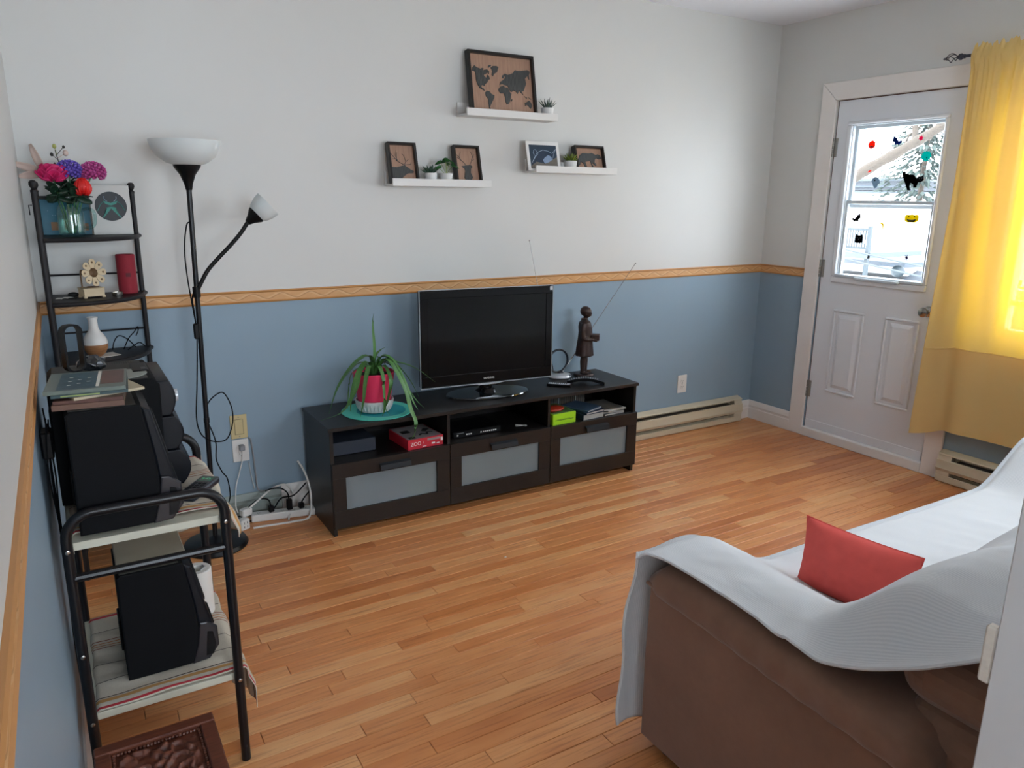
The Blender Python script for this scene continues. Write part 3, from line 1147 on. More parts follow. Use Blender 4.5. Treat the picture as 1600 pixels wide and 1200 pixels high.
    f = L(b).build('needles', 'needles', cf)
    f['kind'] = 'stuff'


outside()

# ------------------------------------------------------------------ TV bench
MAT['frosted'] = None


def frosted():
    t = NT('frosted_glass')
    v = t.coord('Object')
    t.base(t.mix(t.noise(v, 6, 2), lin('#b6c2c6'), lin('#c3cdd0')))
    t.p.inputs['Roughness'].default_value = 0.28
    t.p.inputs['Transmission Weight'].default_value = 0.7
    t.p.inputs['IOR'].default_value = 1.2
    return t.m


MAT['frosted'] = frosted()
MAT['handle'] = M('dark_grey_handle', '#2b2f33', 0.35, 0.3)


def tv_bench():
    X0, YF = 1.036, -0.462
    root = thing('tv_bench', 'long black-brown TV bench with three frosted glass drawers', 'TV bench', (X0, YF, 0))

    def bx(b, *a, **k):
        return b.box(a[0] - X0, a[1] - X0, a[2] - YF, a[3] - YF, a[4], a[5], **k)
    Yb = -0.052
    bx(MB(), 1.036, 2.838, YF, Yb, 0.512, 0.530, bev=0.0015).build('top_panel', 'blackbrown', root)
    for xa in (1.044, 2.812):
        bx(MB(), xa, xa + 0.018, YF + 0.012, Yb, 0.0, 0.512, bev=0.001).build('side_panel', 'blackbrown', root)
    for xa in (1.634, 2.228):
        bx(MB(), xa, xa + 0.016, YF + 0.014, Yb, 0.045, 0.512, bev=0.001).build('divider', 'blackbrown', root)
    for xa, xb in ((1.062, 1.634), (1.650, 2.228), (2.244, 2.812)):
        bx(MB(), xa, xb, YF + 0.02, Yb, 0.340, 0.356, bev=0.001).build('shelf', 'blackbrown', root)
    bx(MB(), 1.062, 2.812, YF + 0.02, Yb, 0.045, 0.060, bev=0.001).build('bottom_panel', 'blackbrown', root)
    bx(MB(), 1.062, 2.812, Yb - 0.008, Yb, 0.060, 0.512).build('back_panel', 'blackbrown', root)
    for i, (xa, xb) in enumerate(((1.046, 1.639), (1.642, 2.236), (2.239, 2.832))):
        za, zb = 0.042, 0.358
        ga, gb, gz, gw = xa + 0.062, xb - 0.070, 0.127, 0.287
        b = MB()
        for (p, q, r, s) in ((xa, xb, za, gz), (xa, xb, gw, zb), (xa, ga, gz, gw), (gb, xb, gz, gw)):
            bx(b, p, q, YF - 0.004, YF + 0.014, r, s, bev=0.0008)
        dr = b.build('drawer', 'blackbrown', root)
        bx(MB(), ga - 0.004, gb + 0.004, YF + 0.006, YF + 0.010, gz - 0.004, gw + 0.004).build('glass_panel', 'frosted', dr)
        hx = (xa + xb) / 2 + 0.006
        b = MB()
        pr = [(-0.004, 0.330), (-0.020, 0.322), (-0.024, 0.300), (-0.021, 0.299), (-0.017, 0.318), (-0.004, 0.325)]
        b.prism([(hx - 0.077 - X0, y, z) for y, z in pr], (0.154, 0, 0))
        b.build('handle', 'handle', dr, recalc=True)
        # drawer box behind the glass
        bx(MB(), ga - 0.03, gb + 0.03, YF + 0.016, YF + 0.3, 0.062, 0.075).build('drawer_bottom', 'blackbrown', dr)
    # contents seen through the frosted glass
    MAT['pale_lid'] = M('pale_lilac_box', '#a9a6b4', 0.6)
    tag(MB().box(-.14, .14, 0, .12, 0, .17, bev=.004).build('storage_box', 'pale_lid'), 'pale lilac box behind the frosted glass of the left drawer', 'box', loc=(1.27, -0.4512, 0.076))
    MAT['pale_green'] = M('pale_green_print', '#b9c4b4', 0.6, var=.3, vscale=30)
    tag(MB().box(-.09, .09, 0, .10, 0, .16, bev=.004).build('storage_box', 'pale_green'), 'mottled white and green box at the right of the left drawer', 'box', loc=(1.495, -0.4512, 0.076))
    MAT['pale_grey'] = M('pale_grey_box', '#a7b0b4', 0.6)
    tag(MB().box(-.22, .22, 0, .18, 0, .19, bev=.004).build('storage_box', 'pale_grey'), 'pale grey box behind the frosted glass of the middle drawer', 'box', loc=(1.945, -0.4512, 0.076))
    tag(MB().box(-.22, .22, 0, .18, 0, .19, bev=.004).build('storage_box', 'pale_grey'), 'pale grey box behind the frosted glass of the right drawer', 'box', loc=(2.535, -0.4512, 0.076))


tv_bench()


# ------------------------------------------------------------------ television
MAT['screen'] = M('glossy_dark_screen', '#050506', 0.12, var=0.05, spec=0.3)
MAT['bezel'] = M('piano_black_bezel', '#070607', 0.15, spec=.3)
MAT['smoke'] = thin_glass('smoked_glass', (0.10, 0.13, 0.15))
MAT['tvglass'] = M('smoked_stand_glass', '#0c1114', 0.06, coat=1.0)
MAT['edge'] = M('clear_edge_trim', '#b8bcc2', 0.2, 0.2)


def television():
    root = thing('television', 'black flat-screen television with glossy bezel on an oval glass stand', 'television', (1.972, -0.247, 0.5302), R(-5.5))
    w, zb, zt = 0.374, 0.062, 0.560
    MB().box(-w, w, -0.012, 0.022, zb, zt, bev=0.008, seg=2).build('housing', 'bezel', root)
    MB().box(-w + 0.03, w - 0.03, 0.022, 0.05, zb + 0.04, zt - 0.04, bev=0.012, seg=2).build('rear_cover', 'blackplastic', root)
    b = MB()
    t = 0.052
    b.box(-w + 0.003, w - 0.003, -0.020, -0.012, zb + 0.003, zb + 0.058, bev=0.002).box(-w + 0.003, w - 0.003, -0.020, -0.012, zt - 0.040, zt - 0.003, bev=0.002)
    b.box(-w + 0.003, -w + 0.040, -0.020, -0.012, zb + 0.058, zt - 0.040, bev=0.002).box(w - 0.040, w - 0.003, -0.020, -0.012, zb + 0.058, zt - 0.040, bev=0.002)
    b.build('bezel', 'bezel', root)
    MB().box(-w + 0.038, w - 0.038, -0.0165, -0.012, zb + 0.056, zt - 0.038).build('screen', 'screen', root)
    b = MB()
    for (p, q, r, s) in ((-w - 0.003, w + 0.003, zb - 0.004, zb), (-w - 0.003, w + 0.003, zt, zt + 0.004), (-w - 0.003, -w, zb, zt), (w, w + 0.003, zb, zt)):
        b.box(p, q, -0.019, -0.008, r, s, bev=0.001)
    b.prism([(-0.10, -0.014, zb - 0.003), (0.10, -0.014, zb - 0.003), (0.05, -0.014, zb - 0.011), (-0.05, -0.014, zb - 0.011)], (0, 0.006, 0))
    b.build('edge_trim', 'edge', root)
    text('maker_lettering', 'SAMSUNG', 0.0135, 'white', root, (0.0, -0.0204, zb + 0.026), (R(90), 0, 0))
    MB().lathe([(0, 0.0), (0.225, 0.0), (0.232, 0.004), (0.228, 0.009), (0.16, 0.012), (0, 0.014)], 56, sy=0.56, c=(0, -0.005, 0)).build('stand_base', 'tvglass', root)
    MB().lathe([(0, 0.012), (0.060, 0.012), (0.052, 0.018), (0.036, 0.030), (0.032, 0.10), (0, 0.10)], 24, c=(0, 0.022, 0), sy=0.75).build('stand_neck', 'bezel', root)
    MB().lathe([(0, 0.012), (0.046, 0.012), (0.040, 0.024), (0.028, 0.034), (0, 0.036)], 24, c=(0, -0.012, 0)).build('swivel', 'bezel', root)
    # white sticker corner
    MB().box(w - 0.020, w - 0.004, -0.0212, -0.0203, zt - 0.024, zt - 0.004).build('corner_label', 'silver', root, label='small pale sticker on the top right corner')


television()
tag(MB().tube(bez([(2.06, -0.30, .532), (2.05, -0.20, .533), (2.09, -0.13, .534), (2.17, -0.075, .534), (2.25, -0.06, .534)], 6), 0.0025, 6).build('power_cable', 'softblack'), 'thin black cable running over the bench behind the television stand', 'cable')


# ------------------------------------------------------------------ rabbit-ear antenna
def antenna():
    c = (2.520, -0.130, 0.5302)
    root = thing('indoor_antenna', 'silver indoor antenna with a dark ring and two long rods', 'antenna', c)
    MB().lathe([(0, 0), (0.066, 0), (0.072, 0.006), (0.066, 0.016), (0.040, 0.024), (0, 0.026)], 36, sy=0.85).build('base', 'silver', root)
    MB().ell((0, 0, 0.024), (0.022, 0.018, 0.012), 14, 8).build('pivot', 'bluedark', root)
    pts = [(-0.012 + 0.066 * math.cos(2 * PI * k / 40), 0.004, 0.096 + 0.066 * math.sin(2 * PI * k / 40)) for k in range(40)]
    MB().tube(pts, 0.0085, 10, closed=True, flat=0.7).build('ring', 'bluedark', root)
    C = Vector(c)
    for p in ((3.120, -0.045, 1.158), (2.350, -0.045, 1.311)):
        q = Vector(p) - C
        a = Vector((0.030 if q.x > 0 else -0.03, 0.02, 0.020))
        b = MB()
        b.tube([a, a + (q - a) * 0.35], 0.0028, 8).tube([a + (q - a) * 0.35, a + (q - a) * 0.7], 0.0020, 8).tube([a + (q - a) * 0.7, q], 0.0014, 8)
        b.ell(q, 0.0040, 8, 6)
        b.build('rod', 'chrome', root)
    MB().box(0.03, 0.045, -0.050, -0.040, 0.014, 0.018, bev=0.001).build('dial', 'bluedark', root)


antenna()


# ------------------------------------------------------------------ bronze figure
MAT['bronze'] = M('dark_bronze', '#3a2a26', 0.45, 0.35, var=0.25, vscale=60, bump=0.25, bscale=120)


def statue():
    root = thing('bronze_statue', 'dark bronze statue of a standing figure in a long coat holding a box', 'statue', (2.668, -0.160, 0.5302), R(-40))
    MB().lathe([(0, 0), (0.058, 0), (0.060, 0.005), (0.056, 0.012), (0, 0.013)], 28, sx=1.0, sy=0.85).build('plinth', 'bronze', root)
    # local: +x is where the figure faces; z up
    b = MB()
    secs = [(0.118, .050, .047, .000), (0.124, .053, .050, 0), (0.17, .049, .045, .000), (0.22, .043, .040, .002), (0.26, .040, .040, .002), (0.29, .040, .043, 0), (0.315, .034, .042, -.002), (0.328, .022, .030, -.003), (0.335, .013, .014, .000)]
    n = 28
    rings = []
    for z, rx, ry, ox in secs:
        ring = []
        for k in range(n):
            a = 2 * PI * k / n
            fold = 1 + (0.06 * math.sin(a * 7 + z * 9) * max(0, (0.25 - z)) / 0.13 if z < 0.25 else 0)
            ring.append(b.bm.verts.new((ox + rx * fold * math.cos(a), ry * fold * math.sin(a), z)))
        rings.append(ring)
    for p, q in zip(rings, rings[1:]):
        for k in range(n):
            b.bm.faces.new([p[k], p[(k + 1) % n], q[(k + 1) % n], q[k]])
    b.bm.faces.new(list(reversed(rings[0])))
    b.bm.faces.new(rings[-1])
    # legs and shoes
    for s in (-1, 1):
        x = 0.006 * s
        b.tube([(x, .023 * s, .014), (x, .023 * s, .045), (x, .022 * s, .085), (0, .022 * s, .13)], [.0125, .0135, .0165, .019], 12)
        b.ell((x + .012, .025 * s, .0195), (.028, .0125, .0095), 12, 8)
    # neck, head, hair cap, face
    b.tube([(0, 0, .325), (.003, 0, .352)], [.014, .012], 12)
    b.ell((.009, 0, .373), (.027, .024, .032), 18, 12)
    b.ell((-.001, 0, .379), (.031, .029, .030), 18, 12)
    b.ell((.033, 0, .366), (.0055, .0045, .0065), 8, 6)
    b.ell((.031, 0, .354), (.0045, .0085, .0035), 8, 6)
    for s in (-1, 1):
        b.ell((.004, .024 * s, .366), (.006, .0035, .009), 8, 6)
        b.ell((.0295, .0085 * s, .375), (.0035, .0055, .0025), 8, 6)
    # arms: upper arm, forearm bent to the box, hands under it
    for s in (-1, 1):
        b.tube(bez([(-.004, .040 * s, .312), (-.008, .052 * s, .275), (-.004, .051 * s, .236), (.020, .046 * s, .222), (.052, .034 * s, .222)], 5), [.0165] * 6 + [.0150] * 5 + [.0135] * 5 + [.011] * 5, 10)
        b.ell((.058, .031 * s, .219), (.014, .009, .009), 10, 8)
        for f in range(4):
            b.tube([(.054 + f * .006, .031 * s, .212), (.055 + f * .006, .022 * s, .208), (.055 + f * .006, .012 * s, .210)], [.0036, .0034, .003], 6)
        b.tube([(.050, .032 * s, .224), (.056, .038 * s, .232), (.062, .0385 * s, .238)], [.0042, .004, .0034], 6)
    # collar and lapels
    b.tube([(.002, .018, .330), (.020, .016, .312), (.036, .006, .280), (.041, .002, .245)], [.006, .007, .006, .004], 8)
    b.tube([(.002, -.018, .330), (.020, -.016, .312), (.036, -.006, .280), (.041, -.002, .245)], [.006, .007, .006, .004], 8)
    b.tube([(-.014, .014, .333), (-.018, 0, .335), (-.014, -.014, .333)], [.007] * 3, 8)
    o = b.build('figure', 'bronze', root)
    m = o.modifiers.new('join', 'REMESH')
    m.mode = 'VOXEL'
    m.voxel_size = 0.0022
    m.use_smooth_shade = True
    m2 = o.modifiers.new('soft', 'SMOOTH')
    m2.iterations = 3
    MB().box(.040, .086, -.029, .029, .213, .247, bev=.003).build('held_box', 'bronze', root)


statue()


# ------------------------------------------------------------------ remotes on the bench
MAT['keys'] = M('pale_keys', '#8b9094', 0.5)


def remotes():
    r = thing('remote_control', 'straight silver-topped remote lying at the front of the bench', 'remote control', (2.395, -0.305, 0.5302), R(-44))
    MB().box(-.068, .068, -.019, .019, 0, .013, bev=.004, seg=2).build('body', 'blackplastic', r)
    MB().box(-.060, .060, -.015, .015, .0125, .0145, bev=.0006).build('top_plate', 'silver', r)
    b = MB()
    for i in range(9):
        for j in range(3):
            b.lathe([(0, .0143), (.0025, .0143), (.002, .0160), (0, .0162)], 8, c=(-.048 + i * .011, -.009 + j * .009, 0))
    b.build('keys', 'ink', r)['kind'] = 'stuff'
    r = thing('remote_control', 'long curved black remote with rows of pale keys beside the statue', 'remote control', (2.555, -0.335, 0.5302), R(-36))
    prof = []
    N = 16
    top, bot = [], []
    for i in range(N + 1):
        t = i / N
        x = -.105 + .21 * t
        z = .006 + .020 * math.sin(PI * min(1, t * 1.0)) ** 1.0
        top.append((x, z + .010))
        bot.append((x, max(0, z - .006)))
    b = MB()
    b.prism([(x, -.022, z) for x, z in bot] + [(x, -.022, z) for x, z in reversed(top)], (0, .044, 0))
    b.build('body', 'blackplastic', r, recalc=True)
    b = MB()
    for i in range(13):
        for j in range(4):
            t = (i + 1) / 16
            x = -.105 + .21 * t
            z = .016 + .020 * math.sin(PI * t)
            b.box(x - .004, x + .004, -.017 + j * .009, -.011 + j * .009, z - .002, z + .0018)
    b.build('keys', 'keys', r)['kind'] = 'stuff'


remotes()


# ------------------------------------------------------------------ potted plant on a teal mat
def mat_teal():
    t = NT('two_tone_teal_mat')
    tc = t.n('ShaderNodeTexCoord')
    ln = t.n('ShaderNodeVectorMath', operation='LENGTH')
    ad = t.n('ShaderNodeVectorMath', operation='ADD')
    ad.inputs[1].default_value = (-0.016, 0.012, 0)
    t.l(tc.outputs['Object'], ad.inputs[0])
    t.l(ad.outputs[0], ln.inputs[0])
    f = t.math('LESS_THAN', ln.outputs['Value'], 0.118)
    t.base(t.mix(f, lin('#4ec0ac'), lin('#12919a')))
    t.p.inputs['Roughness'].default_value = 0.5
    return t.m


MAT['teal'] = mat_teal()
tag(MB().lathe([(0, 0), (0.170, 0), (0.172, 0.002), (0.170, 0.004), (0, 0.004)], 64).build('placemat', 'teal'), 'round two-tone teal mat under the potted plant', 'placemat', loc=(1.338, -0.283, 0.5302))
MAT['saucer'] = M('white_glazed_ceramic', '#c9ccca', 0.45, var=0.08, vscale=80)
MAT['pink'] = M('pink_plastic_pot', '#e0355f', 0.4, var=0.04)
MAT['soil'] = M('dark_soil', '#2a1c14', 0.95, bump=0.8, bscale=60, var=0.5)


def plant():
    c = (1.325, -0.285)
    s = thing('plant_saucer', 'white embossed ceramic saucer under the pink flower pot', 'saucer', (c[0], c[1], 0.5344))
    MB().lathe([(0, 0.0), (0.060, 0.0), (0.074, 0.006), (0.087, 0.036), (0.093, 0.056), (0.092, 0.061), (0.086, 0.061), (0.080, 0.036), (0.071, 0.011), (0, 0.010)], 48).build('dish', 'saucer', s)
    for k in range(30):
        a = 2 * PI * k / 30
        b = MB()
        b.tube([(0.0745 * math.cos(a), 0.0745 * math.sin(a), 0.009), (0.0840 * math.cos(a), 0.0840 * math.sin(a), 0.030), (0.0895 * math.cos(a), 0.0895 * math.sin(a), 0.047)], [0.0022, 0.0042, 0.0018], 5)
        b.build('petal_relief', 'saucer', s)
    root = thing('potted_plant', 'long-leaved green plant drooping from a pink flower pot', 'plant', (c[0], c[1], 0.5452))
    MB().lathe([(0, 0), (0.068, 0), (0.072, 0.004), (0.098, 0.172), (0.100, 0.182), (0.097, 0.185), (0.094, 0.182), (0.091, 0.160), (0, 0.158)], 44).build('pot', 'pink', root)
    MB().lathe([(0, 0.168), (0.05, 0.171), (0.0915, 0.165), (0.0905, 0.159), (0, 0.1585)], 28).build('soil', 'soil', root)
    t = NT('plant_leaf')
    v = t.coord('Object', (60, 60, 6))
    t.base(t.mix(t.noise(v, 3, 3), lin('#2c5a2b'), lin('#5f9148')))
    t.p.inputs['Roughness'].default_value = 0.45
    t.p.inputs['Subsurface Weight'].default_value = 0.0
    MAT['leaf'] = t.m
    zc = 0.165
    # way points relative to the plant base: (x, y, z), half width
    leaves = [
        ([(0, 0, zc), (.008, 0, .30), (.004, 0, .40), (.012, 0, .46)], .007),
        ([(0, 0, zc), (-.02, -.01, .26), (-.10, -.03, .235), (-.19, -.05, .14), (-.245, -.06, .02)], .016),
        ([(0, 0, zc), (-.03, -.02, .235), (-.09, -.06, .20), (-.13, -.10, .12), (-.20, -.125, .04), (-.30, -.10, .006)], .015),
        ([(-.01, 0, zc), (-.05, -.02, .215), (-.10, -.05, .18), (-.14, -.08, .10), (-.155, -.10, .03)], .011),
        ([(-.01, .0, zc), (-.06, .02, .20), (-.10, .03, .17), (-.115, .03, .10), (-.128, .02, .01)], .006),
        ([(.0, -.01, zc), (.005, -.06, .22), (.008, -.105, .17), (.008, -.118, .08), (.000, -.128, .02), (-.018, -.145, .000)], .008),
        ([(.01, -.01, zc), (.03, -.06, .22), (.045, -.108, .15), (.022, -.120, .06), (.004, -.128, .03), (.018, -.150, .000)], .009),
        ([(.01, -.0, zc), (.04, -.06, .25), (.07, -.10, .20), (.10, -.14, .11), (.115, -.165, .02), (.128, -.196, -.04), (.120, -.198, -.10), (.106, -.176, -.125)], .015),
        ([(.01, -.0, zc), (.03, -.03, .255), (.075, -.06, .24), (.115, -.09, .15), (.145, -.12, .05), (.165, -.14, .005)], .016),
        ([(.01, .0, zc), (.04, -.02, .24), (.09, -.04, .20), (.13, -.07, .12), (.175, -.10, .04), (.210, -.12, .000)], .010),
        ([(.01, .01, zc), (.05, .0, .22), (.10, -.01, .19), (.15, -.03, .10), (.175, -.05, .03)], .009),
        ([(.01, .01, zc), (.06, .0, .225), (.13, -.03, .215), (.20, -.055, .185), (.285, -.085, .115)], .011),
        ([(-.01, -.01, zc), (-.035, -.05, .225), (-.075, -.10, .17), (-.10, -.13, .08), (-.125, -.15, .015)], .010),
        ([(.01, .0, zc), (.05, -.03, .245), (.10, -.055, .215), (.16, -.075, .13), (.195, -.09, .05)], .011),
        ([(.0, .02, zc), (.03, .05, .24), (.07, .08, .265), (.10, .09, .275)], .007),
        ([(-.01, .01, zc), (-.03, .03, .22), (-.07, .04, .215), (-.115, .05, .165)], .008),
        ([(.0, .01, zc), (.02, .03, .24), (.05, .05, .235), (.09, .06, .19)], .008),
    ]
    for pts, w in leaves:
        P = bez(pts, 6)
        N = len(P)
        b = MB()
        rows = []
        for i, p in enumerate(P):
            t_ = (P[min(i + 1, N - 1)] - P[max(i - 1, 0)]).normalized()
            sd = t_.cross(Vector((0, 0, 1)))
            if sd.length < 0.15:
                sd = Vector((1, 0.3, 0))
            sd.normalize()
            up = sd.cross(t_)
            f = i / (N - 1)
            ww = w * (0.75 + 0.35 * math.sin(PI * f ** 0.7)) * (1 - f ** 3) + 0.0008
            th = 0.0022 * (1 - 0.7 * f)
            rows.append([b.bm.verts.new(p + sd * ww + up * ww * 0.35), b.bm.verts.new(p + up * th), b.bm.verts.new(p - sd * ww + up * ww * 0.35), b.bm.verts.new(p - up * th)])
        for a_, c_ in zip(rows, rows[1:]):
            for k in range(4):
                b.bm.faces.new([a_[k], a_[(k + 1) % 4], c_[(k + 1) % 4], c_[k]])
        b.bm.faces.new(rows[-1])
        b.bm.faces.new(list(reversed(rows[0])))
        b.build('leaf', 'leaf', root, recalc=True, ang=1.2)


plant()


# ------------------------------------------------------------------ things in the bench's open compartments
MAT['red'] = M('red_card', '#c22536', 0.45, var=0.05)
MAT['boxlid'] = M('grey_print_lid', '#8d8584', 0.5, var=0.2, vscale=30)
MAT['lime'] = M('lime_green_card', '#9fd31c', 0.45, var=0.03)
MAT['slate'] = M('slate_blue_card', '#2a303c', 0.55, var=0.1)
ZS = 0.3562


def compartment():
    r = thing('game_box', 'red boxed game with white lettering in the left compartment', 'box', (1.520, -0.340, ZS), R(3))
    MB().box(-.098, .094, -.098, .12, 0, .048, bev=.002).build('box_base', 'red', r)
    MB().box(-.0985, .0945, -.0985, .1205, .012, .0505, bev=.002).build('box_lid', 'red', r)
    MB().box(-.092, .088, -.090, .114, .0505, .0512).build('lid_print', 'boxlid', r)
    text('box_lettering', 'ZOO', .026, 'white', r, (-.056, -.0990, .027), (R(90), 0, 0), sx=.95)
    text('box_lettering', 'i', .020, 'white', r, (-.014, -.0990, .029), (R(90), 0, 0))
    MB().box(.006, .078, -.0992, -.0986, .034, .045).build('title_strip', 'boxlid', r)
    MB().box(.030, .048, -.0992, -.0986, .014, .022).box(.056, .072, -.0992, -.0986, .012, .017).box(.080, .091, -.0992, -.0986, .022, .040).box(-.02, .0, -.0992, -.0986, .008, .011).build('small_print', 'white', r)
    b = MB()
    b.tube(bez([(-.01, -.05, .0516), (.01, -.03, .0516), (.03, -.05, .0516), (.045, -.02, .0516), (.07, -.03, .0516)], 6), .006, 4, flat=.1)
    b.tube([(.035, .0, .0516), (.06, .03, .0516), (.075, .02, .0516)], [.012, .016, .008], 4, flat=.1)
    b.box(-.075, -.030, .01, .05, .0512, .0518)
    b.box(-.080, -.045, -.085, -.055, .0512, .0518)
    b.build('lid_drawing', 'ink', r)
    tag(MB().box(-.12, .10, -.10, .09, 0, .065, bev=.003).build('dark_box', 'slate'), 'dark slate-blue box at the back of the left compartment', 'box', loc=(1.20, -0.25, ZS))
    # set-top box
    r = thing('media_box', 'flat black set-top box with white marks in the middle compartment', 'media player', (1.835, -0.305, ZS))
    MB().box(-.14, .14, -.085, .10, 0, .034, bev=.003).build('case', 'blackplastic', r)
    b = MB()
    for x in (-.115, -.062, -.050, -.038, .02, .034, .046, .058, .070, .082, .094, .106):
        b.box(x - .004, x + .004, -.0862, -.0848, .012, .018)
    b.build('front_marks', 'white', r)
    MB().box(-.12, -.08, -.0862, -.0848, .024, .0265).build('logo_strip', 'keys', r)
    r = thing('key_pair', 'small pale keys lying in the middle compartment', 'keys', (2.115, -0.36, ZS), R(-25))
    for dy, a in ((0, 0.1), (.012, -.25)):
        b = MB()
        b.box(-.030, .016, -.003, .003, 0, .0022, mat=Matrix.Translation((0, dy, 0)) @ Matrix.Rotation(a, 4, 'Z'))
        b.lathe([(0, 0), (.010, 0), (.010, .0024), (0, .0024)], 14, mat=Matrix.Translation((0, dy, 0)) @ Matrix.Rotation(a, 4, 'Z') @ Matrix.Translation((.022, 0, 0)))
        b.build('key', 'whiteplastic', r)
    # right compartment
    r = thing('lime_box', 'lime green box with faint print in the right compartment', 'box', (2.335, -0.36, ZS), R(2))
    MB().box(-.076, .078, -.085, .10, 0, .062, bev=.002).build('carton', 'lime', r)
    MAT['dgreen'] = M('dark_green_print', '#4d7a1e', 0.5)
    MB().box(-.060, .062, -.0858, -.0848, .024, .0275).box(-.05, .04, -.0858, -.0848, .0295, .031).build('print_line', 'dgreen', r)
    MAT['cover_mix'] = M('green_lid_print', '#557a43', 0.5, var=.5, vscale=25)
    MB().box(-.072, .074, -.080, .096, .062, .0626).build('lid_print', 'cover_mix', r)
    MAT['redbag'] = M('red_foil_bag', '#a8331f', 0.4, var=.35, vscale=40)
    b = MB().ell((0, 0, .012), (.058, .045, .014), 18, 10)
    for v in b.bm.verts:
        v.co.z += 0.006 * noise.noise(v.co * 60)
        v.co.z = max(v.co.z, 0.0004)
    tag(b.build('snack_packet', 'redbag'), 'crumpled red packet lying on the lime box', 'packet', loc=(2.315, -0.385, ZS + .0632), rz=R(15))
    MAT['page'] = M('page_edges', '#a19e98', 0.7)
    MAT['booknavy'] = M('navy_cover', '#1e2c44', 0.45, var=.2, vscale=30)
    MAT['bookblue'] = M('blue_grey_cover', '#3f566e', 0.4, var=.3, vscale=25)
    for i, (lab, mt, w, d, h, dx, dy, rz) in enumerate((
            ('thick dark closed book at the bottom of the pile in the right compartment', 'booknavy', .15, .20, .030, 0, 0, 4),
            ('navy booklet with white pages in the middle of the pile', 'booknavy', .145, .19, .012, .004, -.004, 10),
            ('blue-grey booklet on top of the pile beside the lime box', 'bookblue', .14, .18, .010, -.004, .002, 20))):
        z = ZS + (.0, .0302, .0424)[i]
        bk = thing('book', lab, 'book', (2.530 + dx, -0.345 + dy, z), R(rz), group='books piled in the right compartment')
        MB().box(-w / 2 + .003, w / 2 - .002, -d / 2 + .003, d / 2 - .003, .0015, h - .0015).build('pages', 'page', bk)
        b = MB().box(-w / 2, w / 2, -d / 2, d / 2, 0, .0015).box(-w / 2, w / 2, -d / 2, d / 2, h - .0015, h).box(-w / 2, -w / 2 + .002, -d / 2, d / 2, .0015, h - .0015)
        b.build('cover', mt, bk)
    MAT['magprint'] = M('magazine_print', '#6a6660', 0.35, var=.5, vscale=40)
    z = ZS
    for i, (lab, mt, dx, rz, h) in enumerate((
            ('dark magazine at the bottom of the right-hand pile in the bench', 'slate', .0, 3, .010),
            ('brown-grey magazine second from the bottom in the right-hand pile', 'magprint', .006, -6, .009),
            ('pale-edged magazine sticking out of the right-hand pile', 'paper', .012, 8, .007),
            ('dark brown magazine on top of the right-hand pile', 'magprint', -.004, -2, .008))):
        m_ = thing('magazine', lab, 'magazine', (2.690 + dx, -0.335, z), R(rz), group='magazines piled at the right of the bench')
        MB().box(-.070, .070, -.095, .095, 0, h - .0012).build('pages', 'page', m_)
        MB().box(-.071, .071, -.096, .096, h - .0012, h, bev=.0003).build('cover', mt, m_)
        z += h + .0002
    # row of cases standing at the back
    x = 2.415
    shades = ['#3c4650', '#2b3138', '#5a626a', '#22262c', '#3a3330', '#413a34', '#2a2622', '#54483c', '#332c28', '#1f1d1c', '#3b3632', '#2c2824', '#4a4036', '#2a2724', '#37302b', '#221f1d']
    for i, s_ in enumerate(shades):
        k = 'case%d' % i
        MAT[k] = M('case_spine_%s' % s_[1:], s_, 0.4, var=.15)
        w = .0145
        hh = .128 + .006 * ((i * 7) % 3 - 1)
        o = thing('disc_case', 'dark disc case standing in the row at the back of the right compartment', 'disc case', (x + w / 2, -0.150, ZS), group='disc cases at the back of the right compartment')
        MB().box(-w / 2 + .0003, w / 2 - .0003, -.05, .05, 0, hh, bev=.001).build('case', k, o)
        MB().box(-w / 2 + .003, w / 2 - .003, -.0506, -.050, .02, hh - .02).build('spine_label', 'keys' if i in (3, 11) else 'magprint', o)
        x += w + .0004


compartment()

# ------------------------------------------------------------------ floor lamp
def lampshade():
    t = NT('opal_lamp_shade')
    t.base(lin('#d5dad9'))
    t.p.inputs['Roughness'].default_value = 0.4
    t.p.inputs['Subsurface Weight'].default_value = 0.25
    t.p.inputs['Subsurface Radius'].default_value = (.02, .02, .02)
    return t.m


MAT['shade'] = lampshade()


